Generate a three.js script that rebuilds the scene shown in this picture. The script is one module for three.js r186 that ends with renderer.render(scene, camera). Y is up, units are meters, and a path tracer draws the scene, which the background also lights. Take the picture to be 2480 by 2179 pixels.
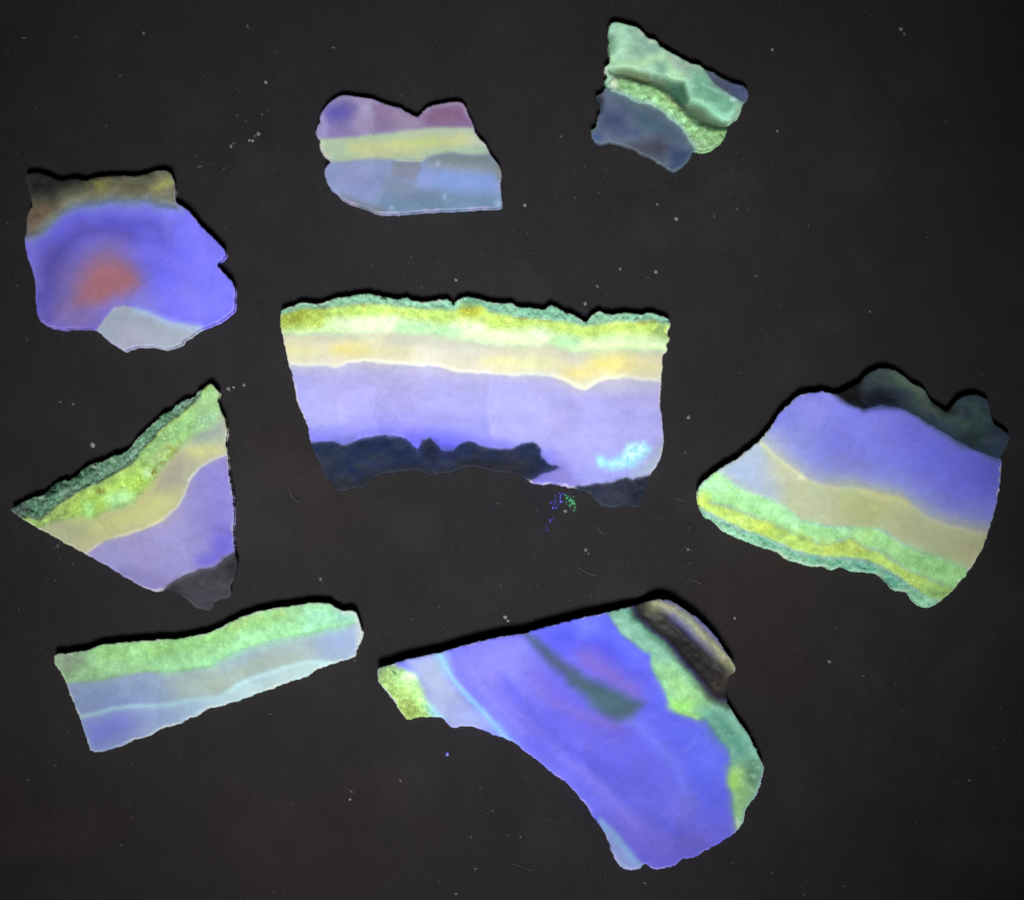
import * as THREE from 'three';
import { mergeVertices } from 'three/addons/utils/BufferGeometryUtils.js';

// ---------------------------------------------------------------- camera, light, exposure
const W = 2480, H = 2179;                       // size of the photograph the outlines were measured on
const scene = new THREE.Scene();
scene.background = new THREE.Color(0x000000);
const camera = new THREE.PerspectiveCamera(18, 1024 / 899, 0.02, 5);
const TILT = 0.07, DIST = 0.832;
camera.focus = 0.805; camera.userData.fStop = 10;      // focused a little short, as the photograph is slightly soft
camera.position.set(0, DIST * Math.cos(TILT), DIST * Math.sin(TILT));
camera.lookAt(0, 0, 0);
camera.updateMatrixWorld(true); camera.updateProjectionMatrix();

const renderer = new THREE.WebGLRenderer({ antialias: true });
renderer.toneMapping = THREE.LinearToneMapping;
renderer.toneMappingExposure = 1;
renderer.shadowMap.enabled = true;

// hand-held lamp below the frame, aimed at the middle of the group
const lamp = new THREE.SpotLight(new THREE.Color(0.985, 0.965, 0.98), 11.4, 0, 0.16, 1, 2);
lamp.position.set(-0.005, 0.90, 0.47);
lamp.target.position.set(-0.02, 0, -0.008);
lamp.castShadow = true; lamp.shadow.radius = 8; lamp.shadow.mapSize.set(2048, 2048);
lamp.shadow.camera.near = 0.1; lamp.shadow.camera.far = 2; lamp.shadow.bias = -0.0004;
scene.add(lamp, lamp.target);

// ---------------------------------------------------------------- helpers
let seed = 7;
const rnd = () => { seed = (seed * 1664525 + 1013904223) >>> 0; return seed / 4294967296; };
const hash = (x, y) => { let h = Math.imul(x, 374761393) + Math.imul(y, 668265263) | 0; h = Math.imul(h ^ (h >>> 13), 1274126177); return ((h ^ (h >>> 16)) >>> 0) / 4294967296; };
function vn(x, y) {                              // value noise 0..1
  const xi = Math.floor(x), yi = Math.floor(y); let fx = x - xi, fy = y - yi;
  fx = fx * fx * (3 - 2 * fx); fy = fy * fy * (3 - 2 * fy);
  const a = hash(xi, yi), b = hash(xi + 1, yi), c = hash(xi, yi + 1), d = hash(xi + 1, yi + 1);
  return a + (b - a) * fx + (c - a) * fy + (a - b - c + d) * fx * fy;
}
const fbm = (x, y, o = 4) => { let s = 0, a = 0.5, n = 0; for (let i = 0; i < o; i++) { s += a * vn(x, y); n += a; a *= 0.5; x = x * 2.03 + 17.1; y = y * 2.03 + 9.7; } return s / n; };
function worley(x, y) {                          // nearest and second nearest feature distance
  const xi = Math.floor(x), yi = Math.floor(y); let a = 9, b = 9, id = 0;
  for (let j = -1; j < 2; j++) for (let i = -1; i < 2; i++) {
    const cx = xi + i, cy = yi + j, dx = cx + hash(cx, cy) - x, dy = cy + hash(cx + 57, cy + 113) - y, d = dx * dx + dy * dy;
    if (d < a) { b = a; a = d; id = hash(cx + 7, cy + 31); } else if (d < b) b = d;
  }
  return [Math.sqrt(a), Math.sqrt(b), id];
}
const clamp = (v, a = 0, b = 1) => v < a ? a : v > b ? b : v;
const smooth = (a, b, v) => { const t = clamp((v - a) / (b - a)); return t * t * (3 - 2 * t); };
const pairs = f => { const o = []; for (let i = 0; i < f.length; i += 2) o.push([f[i], f[i + 1]]); return o; };
const rev = f => pairs(f).reverse().flat();
const hex = c => [(c >> 16) & 255, (c >> 8) & 255, c & 255];
// violet stone: the hue read off the photograph's enlargements, trimmed to single-pixel readings
const stone = c => { const [r, g, b] = hex(c); if (g > r + 12 && g > b + 30) return b < 115 ? [r + 3, g + 2, b + 16] : [r + 11, g - 3, b + 11]; if (r >= g && g > b + 25) return [r - 4, g + 6, b + 4]; return b > r && b > g + 25 && r > g - 6 && b > 140 ? [r * VIO[0], g + VIO[1], b * VIO[2]] : [r, g, b]; };
const VIO = [0.97, 6, 0.95];
function segDist(px, py, P, closed) {            // distance and inside test
  let best = 1e18, inside = false; const n = P.length;
  for (let i = 0, j = n - 1; i < n; j = i++) {
    const a = P[j], b = P[i];
    if (closed && ((a[1] > py) !== (b[1] > py)) && px < (b[0] - a[0]) * (py - a[1]) / (b[1] - a[1]) + a[0]) inside = !inside;
    if (!closed && i === 0) continue;
    const ex = b[0] - a[0], ey = b[1] - a[1], wx = px - a[0], wy = py - a[1];
    const t = clamp((wx * ex + wy * ey) / (ex * ex + ey * ey + 1e-9)), dx = wx - ex * t, dy = wy - ey * t, d = dx * dx + dy * dy;
    if (d < best) best = d;
  }
  best = Math.sqrt(best);
  return inside ? -best : best;
}
const ray = new THREE.Vector3();
function onPlane(px, py, y) {                    // a point measured on the photograph, on the level y above the table
  ray.set(px / W * 2 - 1, 1 - py / H * 2, 0.5).unproject(camera).sub(camera.position);
  const t = (y - camera.position.y) / ray.y;
  return [camera.position.x + ray.x * t, camera.position.z + ray.z * t];
}
const taken = {};
const numbered = n => { const k = taken[n] = (taken[n] ?? -1) + 1; return k ? `${n}_${String(k).padStart(3, '0')}` : n; };
const shadowed = m => { m.castShadow = true; m.receiveShadow = true; return m; };

// ---------------------------------------------------------------- tabletop
{
  const N = 2048, col = new Uint8Array(N * N * 4), bmp = new Uint8Array(N * N * 4);
  for (let y = 0; y < N; y++) for (let x = 0; x < N; x++) {
    const i = (y * N + x) * 4;
    const big = fbm(x / 300, y / 300, 3), mid = fbm(x / 46 + 40, y / 60, 4), fine = vn(x / 2.1, y / 2.1), sm = smooth(0.56, 0.8, fbm(x / 110 + 9, y / 90 + 3, 5));
    const grain = vn(x / 7 + 0.35 * y / 7, y / 30);
    const g = 38 * (0.84 + 0.16 * big + 0.13 * (mid - 0.5) + 0.13 * (fine - 0.5) + 0.04 * (grain - 0.5)) + 4 * sm;
    const warm = fbm(x / 240 + 71, y / 240 + 13, 3) - 0.5;
    col[i] = g * (1.02 + 0.16 * warm); col[i + 1] = g * 0.965; col[i + 2] = g * (0.985 - 0.18 * warm); col[i + 3] = 255;
    const b = 110 + 60 * (mid - 0.5) + 50 * (fine - 0.5) + 12 * (grain - 0.5);
    bmp[i] = bmp[i + 1] = bmp[i + 2] = b; bmp[i + 3] = 255;
  }
  // hairline scratches and rubbed marks in the finish
  for (let s = 0; s < 320; s++) {
    let x = rnd() * N, y = rnd() * N; const a = 0.35 + (rnd() - 0.5) * 1.1, L = 8 + rnd() * 50, amp = 3 + rnd() * 12, bend = (rnd() - 0.5) * 0.02; let an = a;
    for (let k = 0; k < L; k++) { x += Math.cos(an); y += Math.sin(an); an += bend; const xi = x & 2047, yi = y & 2047, i = (yi * N + xi) * 4, f = amp * (0.4 + 0.6 * rnd()); for (let c = 0; c < 3; c++) { col[i + c] = clamp(col[i + c] + f, 0, 255); bmp[i + c] = clamp(bmp[i + c] - 20, 0, 255); } }
  }
  const mk = (d, s) => { const t = new THREE.DataTexture(d, N, N); t.magFilter = THREE.LinearFilter; t.minFilter = THREE.LinearFilter; t.wrapS = t.wrapT = THREE.RepeatWrapping; if (s) t.colorSpace = THREE.SRGBColorSpace; t.repeat.set(2.2, 2.2); t.offset.set(0.4, 0.4); t.needsUpdate = true; return t; };
  const mat = new THREE.MeshPhysicalMaterial({ map: mk(col, true), bumpMap: mk(bmp), bumpScale: 0.00012, roughness: 0.8, specularIntensity: 0.2 });
  const top = shadowed(new THREE.Mesh(new THREE.BoxGeometry(0.9, 0.03, 0.9), mat));
  top.position.y = -0.015; top.name = 'tabletop';
  top.userData = { kind: 'structure', label: 'dark matte tabletop with faint scratches and dust', category: 'table' };
  scene.add(top);
}

// ---------------------------------------------------------------- mineral slabs
// A slab is measured on an enlarged view: origin o, scale s. Its outline is meshed finely, given a rounded worn
// edge and uneven relief, and cut into one part per mineral band; the bands' colours are one computed map.
const CELL = 4.2, SOFT = 1.85;                    // SOFT: how gently one band passes into the next
function curve(pts, step, closed) {              // rounded, evenly stepped line through the points
  const c = new THREE.CatmullRomCurve3(pts.map(p => new THREE.Vector3(p[0], p[1], 0)), closed, 'centripetal');
  c.arcLengthDivisions = pts.length * 12;
  const n = Math.max(4, Math.round(c.getLength() / step)), o = [];
  for (let i = 0; i < (closed ? n : n + 1); i++) { const p = c.getPointAt(i / n); o.push([p.x, p.y]); }
  return o;
}
function clipHalf(P, ax, v, keepLess) {
  const o = []; const n = P.length;
  for (let i = 0; i < n; i++) {
    const a = P[i], b = P[(i + 1) % n], ia = keepLess ? a[ax] <= v : a[ax] >= v, ib = keepLess ? b[ax] <= v : b[ax] >= v;
    if (ia) o.push(a);
    if (ia !== ib) { const t = (v - a[ax]) / (b[ax] - a[ax]); o.push([a[0] + (b[0] - a[0]) * t, a[1] + (b[1] - a[1]) * t]); }
  }
  return o;
}
function rimField(P) {                           // fast signed distance to a closed outline, exact within 16 units
  const S = 16, near = new Map(), rows = new Map(), n = P.length;
  for (let i = 0; i < n; i++) {
    const a = P[i], b = P[(i + 1) % n];
    for (let y = Math.floor((Math.min(a[1], b[1]) - S) / S); y <= Math.floor((Math.max(a[1], b[1]) + S) / S); y++) for (let x = Math.floor((Math.min(a[0], b[0]) - S) / S); x <= Math.floor((Math.max(a[0], b[0]) + S) / S); x++) { const k = x * 4096 + y; near.has(k) ? near.get(k).push(i) : near.set(k, [i]); }
    for (let y = Math.floor(Math.min(a[1], b[1]) / 4); y <= Math.floor(Math.max(a[1], b[1]) / 4); y++) rows.has(y) ? rows.get(y).push(i) : rows.set(y, [i]);
  }
  return (px, py) => {
    let best = S * S, inside = false;
    for (const i of near.get(Math.floor(px / S) * 4096 + Math.floor(py / S)) || []) {
      const a = P[i], b = P[(i + 1) % n], ex = b[0] - a[0], ey = b[1] - a[1], wx = px - a[0], wy = py - a[1], t = clamp((wx * ex + wy * ey) / (ex * ex + ey * ey + 1e-9)), dx = wx - ex * t, dy = wy - ey * t, d = dx * dx + dy * dy;
      if (d < best) best = d;
    }
    for (const i of rows.get(Math.floor(py / 4)) || []) { const a = P[i], b = P[(i + 1) % n]; if (((a[1] > py) !== (b[1] > py)) && px < (b[0] - a[0]) * (py - a[1]) / (b[1] - a[1]) + a[0]) inside = !inside; }
    return inside ? -Math.sqrt(best) : Math.sqrt(best);
  };
}
function slab(spec) {
  const [ox, oy, s] = spec.at, T = spec.t, K = 0.3 / W;
  // points of the slab's own plan, in units of K metres on its top face
  const nat = f => pairs(f).map(([u, v]) => { const [wx, wz] = onPlane(ox + u * s, oy + v * s, T); return [wx / K + 1240, wz / K + 1090]; });
  const sd = spec.seed;
  let out = curve(nat(spec.outline), 3, true);
  // small chips along the broken rim
  out = out.map((p, i) => {
    const q = out[(i + 1) % out.length], r = out[(i + out.length - 1) % out.length], dx = q[0] - r[0], dy = q[1] - r[1], l = Math.hypot(dx, dy) || 1;
    const n = (fbm(p[0] / 9 + sd, p[1] / 9, 3) - 0.5) * (spec.chip ?? 4) * 1.3 + (hash(i, sd) - 0.5) * 1.2;
    return [p[0] + dy / l * n, p[1] - dx / l * n];
  });
  const rim = rimField(out);
  const layers = spec.layers.map(L => {
    const P = nat(L.p), pad = (L.w || 0) / 2 * s + (L.soft ?? 6) * s * SOFT + (L.warp ?? 5) * s + 4;
    return { ...L, P, rgb: L.c != null ? stone(L.c) : null, box: [Math.min(...P.map(q => q[0])) - pad, Math.min(...P.map(q => q[1])) - pad, Math.max(...P.map(q => q[0])) + pad, Math.max(...P.map(q => q[1])) + pad] };
  });
  let wx_ = NaN, wy_ = NaN, wf_ = 0, wa_ = 0, wb_ = 0;
  const signed = (L, x, y) => {                  // distance to a layer's border, bent by noise so that no border is ruler-drawn
    const wa = (L.warp ?? 5) * s, f = L.wf ?? 0.045;
    if (x !== wx_ || y !== wy_ || f !== wf_) { wx_ = x; wy_ = y; wf_ = f; wa_ = fbm(x * f + sd, y * f, 3) - 0.5; wb_ = fbm(x * f + 31 + sd, y * f + 7, 3) - 0.5; }
    return segDist(x + wa_ * 2 * wa, y + wb_ * 2 * wa, L.P, !L.w) - (L.w ? L.w / 2 * s : 0);
  };
  const cover = (L, x, y) => {                   // 0..1 cover of a layer at a point
    if (x < L.box[0] || y < L.box[1] || x > L.box[2] || y > L.box[3]) return 0;
    const d = signed(L, x, y), so = (L.soft ?? 6) * s * SOFT + 0.8;
    return 1 - smooth(-so, so, d);
  };
  // ---- colour map
  const x0 = Math.min(...out.map(p => p[0])) - 8, y0 = Math.min(...out.map(p => p[1])) - 8, x1 = Math.max(...out.map(p => p[0])) + 8, y1 = Math.max(...out.map(p => p[1])) + 8;
  const TEX = 1.25, tw = Math.ceil((x1 - x0) / TEX), th = Math.ceil((y1 - y0) / TEX), data = new Uint8Array(tw * th * 4), rel = new Uint8Array(tw * th * 4);
  // colours were read off the photograph; strength is the stone's reflectance against that reading
  const body = v => 255 * Math.pow(clamp(Math.pow(clamp(v, 0, 255) / 255, 2.2) * (spec.strength ?? 1), 0, 0.93), 1 / 2.2);
  const base = stone(spec.base), gr = spec.grain ?? 1;
  for (let j = 0; j < th; j++) for (let i = 0; i < tw; i++) {
    const x = x0 + (i + 0.5) * TEX, y = y0 + (j + 0.5) * TEX, k = (j * tw + i) * 4;
    const eo = rim(x, y);
    if (eo > 9) { data[k] = base[0]; data[k + 1] = base[1]; data[k + 2] = base[2]; data[k + 3] = 255; rel[k] = rel[k + 1] = rel[k + 2] = 128; rel[k + 3] = 255; continue; }
    let r = base[0], g = base[1], b = base[2], spk = 0;
    for (const L of layers) {
      if (!L.rgb && !L.spk) continue;
      let a = cover(L, x, y); if (a <= 0) continue;
      if (L.mot) a *= smooth(L.mot[1], L.mot[1] + (L.mot[2] ?? 0.15), fbm(x / (L.mot[0] * s) + sd, y / (L.mot[0] * s) + L.P[0][0], 4));
      a *= L.op ?? 1;
      if (L.rgb) { r += (L.rgb[0] - r) * a; g += (L.rgb[1] - g) * a; b += (L.rgb[2] - b) * a; }
      if (L.spk != null) spk += (L.spk - spk) * a;
    }
    // cloudiness of the stone, and crystal grain in the crusts
    const cl = fbm(x / 60 + sd, y / 34 + 3, 4) - 0.5, fi = vn(x / 2.6 + sd, y / 2.6) - 0.5, md = fbm(x / 11 + sd, y / 11, 3) - 0.5;
    const hue = fbm(x / 90 + 5 + sd, y / 60, 3) - 0.5;
    let m = 1 + gr * (0.10 * cl + 0.035 * fi + 0.05 * md);
    if (spk) {                                   // crystal grains of mixed size, in patches
      const q = fbm(x / 26 + sd, y / 20 + 4, 3), w = worley(x / (5 + 9 * q) + sd, y / (5 + 9 * q)), w2 = worley(x / 3.4, y / 3.4 + sd), b2 = fbm(x / 15 + 2 * sd, y / 15, 4) - 0.5;
      m *= 1 + spk * ((w[2] - 0.5) * 0.30 * smooth(0.35, 0.6, q) + (w2[2] - 0.5) * 0.07 + b2 * 0.5 + (w[2] > 0.88 ? 0.22 : 0));
    }
    { const w = worley(x / 85 + fbm(x / 50, y / 50 + sd, 2) * 0.7 + sd, y / 120 + fbm(x / 60 + 9, y / 40, 2) * 0.5); m *= 1 + 0.05 * gr * (w[2] - 0.5) * smooth(0, 0.06, w[1] - w[0]); }   // cleavage blocks inside the stone
    r *= m * (1 + 0.05 * hue * gr); g *= m; b *= m * (1 - 0.04 * hue * gr);
    if (spec.edge) {                             // paler along the rim, in patches
      const e = smooth(spec.edge[1], 0, -eo + (vn(x / 12 + sd, y / 12) - 0.4) * 5) * spec.edge[2] * smooth(0.2, 0.65, fbm(x / 42 + sd * 3, y / 42, 3)) * smooth(70, 150, Math.max(r, g, b)), c = hex(spec.edge[0]);
      r += (c[0] - r) * e; g += (c[1] - g) * e; b += (c[2] - b) * e;
    }
    data[k] = body(r); data[k + 1] = body(g); data[k + 2] = body(b); data[k + 3] = 255;
    rel[k] = rel[k + 1] = rel[k + 2] = clamp(128 + 46 * fi + 70 * md, 0, 255); rel[k + 3] = 255;
  }
  // hairline cracks and pits of the cut face
  const tick = (x, y, f, dep) => { const i = Math.floor(x), j = Math.floor(y); if (i < 0 || j < 0 || i >= tw || j >= th) return; const k = (j * tw + i) * 4; for (let c = 0; c < 3; c++) { data[k + c] = clamp(data[k + c] * f, 0, 255); rel[k + c] = clamp(rel[k + c] - dep, 0, 255); } };
  for (let c = 0; c < tw * th / 22000; c++) {
    let x = hash(c, sd) * tw, y = hash(c + 90, sd) * th, an = hash(c + 40, sd) * 6.28; const L = 12 + hash(c + 7, sd) * 70, f = hash(c + 3, sd) < 0.6 ? 1.04 + 0.08 * hash(c, sd + 5) : 0.9;
    for (let q = 0; q < L; q++) { an += (vn(q / 6 + c * 9, sd) - 0.5) * 0.16; x += Math.cos(an); y += Math.sin(an); if (vn(q / 5 + c, sd * 2) > 0.3) tick(x, y, f, 26); }
  }
  for (let c = 0; c < tw * th / 1300; c++) { const x = hash(c, sd + 70) * tw, y = hash(c + 900, sd + 71) * th, f = hash(c, sd + 72) < 0.5 ? 0.86 : 1.1; tick(x, y, f, 40); if (hash(c, sd + 73) < 0.4) { tick(x + 1, y, f, 30); tick(x, y + 1, f, 30); } }
  const mk = (d, c) => { const t = new THREE.DataTexture(d, tw, th); t.magFilter = THREE.LinearFilter; t.minFilter = THREE.LinearFilter; if (c) t.colorSpace = THREE.SRGBColorSpace; t.needsUpdate = true; return t; };
  const map = mk(data, true);
  const mat = new THREE.MeshPhysicalMaterial({ map, bumpMap: mk(rel), bumpScale: 0.00006, roughness: 0.5, specularIntensity: 0.25 });
  const quartz = new THREE.MeshPhysicalMaterial({ map, bumpMap: mat.bumpMap, bumpScale: 0.00006, roughness: 0.5, specularIntensity: 0.15, transmission: 0.6, thickness: 0 });   // part-clear stone
  // ---- relief
  const R = 0.45e-3 / K;                         // worn edge radius in measured units
  const reliefs = layers.filter(L => L.h);
  const height = (x, y) => {
    const d = clamp(-rim(x, y), 0, R * 3), q = d < R ? R - Math.sqrt(Math.max(0, R * R - (R - d) * (R - d))) : 0;
    let h = T - q * K * 1.0 + (fbm(x / 40 + sd, y / 40, 3) - 0.5) * 0.00022;
    for (const L of reliefs) {
      const a = cover(L, x, y); if (!a) continue;
      const [lift, amp, cell] = L.h; let n = 0;
      if (amp && cell >= 16) n = (fbm(x / cell / 2.2 + sd, y / cell / 2.2, 3) - 0.5) * 1.2;
      else if (amp) { const w = worley(x / cell + sd, y / cell); n = (1 - w[0]) * 0.7 + w[2] * 0.5 - 0.6 + (fbm(x / cell / 3, y / cell / 3 + sd, 3) - 0.5) * 0.9; }
      h += a * (lift + amp * n);
    }
    return Math.max(h, 0.0006);
  };
  // ---- mesh of the top face
  let tris = [];
  const gx0 = Math.floor(x0 / CELL), gx1 = Math.ceil(x1 / CELL), gy0 = Math.floor(y0 / CELL), gy1 = Math.ceil(y1 / CELL);
  for (let j = gy0; j < gy1; j++) {
    const strip = clipHalf(clipHalf(out, 1, j * CELL, false), 1, (j + 1) * CELL, true);
    if (strip.length < 3) continue;
    for (let i = gx0; i < gx1; i++) {
      const ax = i * CELL, ay = j * CELL, d = rim(ax + CELL / 2, ay + CELL / 2);
      if (d > CELL) continue;
      if (d < -CELL) { const A = [ax, ay], B = [ax + CELL, ay], C = [ax + CELL, ay + CELL], D = [ax, ay + CELL]; if ((i + j) & 1) tris.push([A, B, C], [A, C, D]); else tris.push([A, B, D], [B, C, D]); continue; }
      const cell = clipHalf(clipHalf(strip, 0, ax, false), 0, ax + CELL, true);
      if (cell.length < 3) continue;
      const v2 = cell.map(p => new THREE.Vector2(p[0], p[1]));
      for (const f of THREE.ShapeUtils.triangulateShape(v2, [])) tris.push(f.map(q => cell[q]));
    }
  }
  // ---- cut along the band borders
  const parts = []; let rest = tris;
  const border = L => { const memo = new Map(); return p => { const key = p[0] * 8192 + p[1]; let v = memo.get(key); if (v === undefined) memo.set(key, v = signed(L, p[0], p[1])); return v; }; };
  const split = (list, f) => {
    const ins = [], outs = [];
    for (const t of list) {
      const v = t.map(f), n = (v[0] < 0) + (v[1] < 0) + (v[2] < 0);
      if (n === 3) { ins.push(t); continue; } if (n === 0) { outs.push(t); continue; }
      const odd = n === 1 ? v.findIndex(q => q < 0) : v.findIndex(q => q >= 0), A = t[odd], B = t[(odd + 1) % 3], C = t[(odd + 2) % 3], a = v[odd], b = v[(odd + 1) % 3], c = v[(odd + 2) % 3];
      const lerp = (p, q, u, w) => { const k = u / (u - w); return [p[0] + (q[0] - p[0]) * k, p[1] + (q[1] - p[1]) * k]; };
      const M = lerp(A, B, a, b), N = lerp(A, C, a, c), one = n === 1 ? ins : outs, two = n === 1 ? outs : ins;
      one.push([A, M, N]); two.push([M, B, C], [M, C, N]);
    }
    return [ins, outs];
  };
  const cuts = layers.filter(L => L.part).map(L => ({ L, f: border(L) }));
  for (const { L, f } of [...cuts].reverse()) { const [a, b] = split(rest, f); rest = b; const known = parts.find(q => q.name === L.part && q.one); if (known && L.join) known.tris.push(...a); else parts.push({ name: L.part, label: L.label, clear: L.clear, tris: a, f, one: true }); }
  const mainPart = { name: spec.main, label: spec.mainLabel, tris: rest }; parts.push(mainPart);
  // ---- build
  const root = new THREE.Group(); root.name = numbered('mineral_slice');
  const c0 = [((x0 + x1) / 2 - 1240) * K, ((y0 + y1) / 2 - 1090) * K];
  root.position.set(c0[0], 0.0002, c0[1]);
  root.userData = { label: spec.label, category: 'mineral slice', group: 'banded mineral slices laid out on the tabletop' };
  const hm = new Map();
  const vert = p => {
    const key = p[0].toFixed(3) + ',' + p[1].toFixed(3); let v = hm.get(key);
    if (!v) {
      const e = 0.8, h = height(p[0], p[1]), gx = (height(p[0] + e, p[1]) - height(p[0] - e, p[1])) / (2 * e * K), gy = (height(p[0], p[1] + e) - height(p[0], p[1] - e)) / (2 * e * K);
      const wx = (p[0] - 1240) * K, wz = (p[1] - 1090) * K, l = Math.hypot(gx, gy, 1);
      v = { p: [wx - c0[0], h, wz - c0[1]], n: [-gx / l, 1 / l, -gy / l], u: [(p[0] - x0) / (tw * TEX), (p[1] - y0) / (th * TEX)] };
      hm.set(key, v);
    }
    return v;
  };
  const bufs = parts.map(() => ({ p: [], n: [], u: [] }));
  const put = (B, v, n) => { B.p.push(...v.p); B.n.push(...(n || v.n)); B.u.push(...v.u); };
  parts.forEach((q, k) => { for (const t of q.tris) {
    const area = (t[1][0] - t[0][0]) * (t[2][1] - t[0][1]) - (t[2][0] - t[0][0]) * (t[1][1] - t[0][1]);
    if (Math.abs(area) < 1e-4) continue;
    const o = area > 0 ? [t[0], t[2], t[1]] : t;
    for (const p of o) put(bufs[k], vert(p));
  } });
  // the broken or sawn side, slightly uneven from top to foot
  const n = out.length, sgn = THREE.ShapeUtils.area(out.map(p => new THREE.Vector2(...p))) > 0 ? 1 : -1, STEPS = 4;
  const ring = out.map((p, i) => {
    const q = out[(i + 1) % n], r = out[(i + n - 1) % n], dx = (q[0] - r[0]) * sgn, dy = (q[1] - r[1]) * sgn, l = Math.hypot(dx, dy) || 1, nx = dy / l, ny = -dx / l;
    const top = vert(p), col = [];
    for (let k = 0; k <= STEPS; k++) {
      const f = k / STEPS, bump = k === 0 ? 0 : ((fbm(i / 3.1 + sd, k * 1.3, 3) - 0.62) * 5 - 1.5 * f) * K;
      const inset = k * 0.8 + 1.5, un = [(p[0] - nx * inset - x0) / (tw * TEX), (p[1] - ny * inset - y0) / (th * TEX)];
      col.push({ p: [top.p[0] + nx * bump, top.p[1] * (1 - f), top.p[2] + ny * bump], n: [nx * 0.995, 0.1, ny * 0.995], u: un });
    }
    return { col, p };
  });
  for (let i = 0; i < n; i++) {
    const A = ring[i], B = ring[(i + 1) % n], m = [(A.p[0] + B.p[0]) / 2, (A.p[1] + B.p[1]) / 2];
    let k = parts.findIndex(q => q.f && q.f(m) < 0); if (k < 0) k = parts.length - 1;
    for (let t = 0; t < STEPS; t++) {
      const a = A.col[t], b = B.col[t], c = B.col[t + 1], d = A.col[t + 1];
      for (const v of sgn > 0 ? [a, b, c, a, c, d] : [a, c, b, a, d, c]) put(bufs[k], v);
    }
  }
  parts.forEach((q, k) => { if (!q.clear) for (const t of q.tris) {          // underside, just off the table
    const ar = (t[1][0] - t[0][0]) * (t[2][1] - t[0][1]) - (t[2][0] - t[0][0]) * (t[1][1] - t[0][1]); if (Math.abs(ar) < 1e-4) continue;
    for (const p of ar > 0 ? t : [t[0], t[2], t[1]]) { const v = vert(p); put(bufs[k], { p: [v.p[0], 0, v.p[2]], u: v.u }, [0, -1, 0]); }
  } });
  parts.forEach((q, k) => {
    if (!bufs[k].p.length) return;
    const g = new THREE.BufferGeometry();
    g.setAttribute('position', new THREE.Float32BufferAttribute(bufs[k].p, 3)); g.setAttribute('normal', new THREE.Float32BufferAttribute(bufs[k].n, 3)); g.setAttribute('uv', new THREE.Float32BufferAttribute(bufs[k].u, 2));
    const m = shadowed(new THREE.Mesh(mergeVertices(g, 1e-7), q.clear ? quartz : mat)); m.name = q.name; if (q.label) m.userData.label = q.label;
    root.add(m);
  });
  scene.add(root);
  return root;
}
const area = (c, p, soft = 6, o = {}) => ({ c, p, soft, ...o });
const line = (c, w, p, soft = 4, o = {}) => ({ c, w, p, soft, ...o });
const spot = (c, x, y, rx, ry, soft, o = {}) => { const p = []; for (let i = 0; i < 14; i++) { const a = i / 14 * 6.2832; p.push(x + Math.cos(a) * rx, y + Math.sin(a) * ry); } return { c, p, soft, ...o }; };

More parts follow.
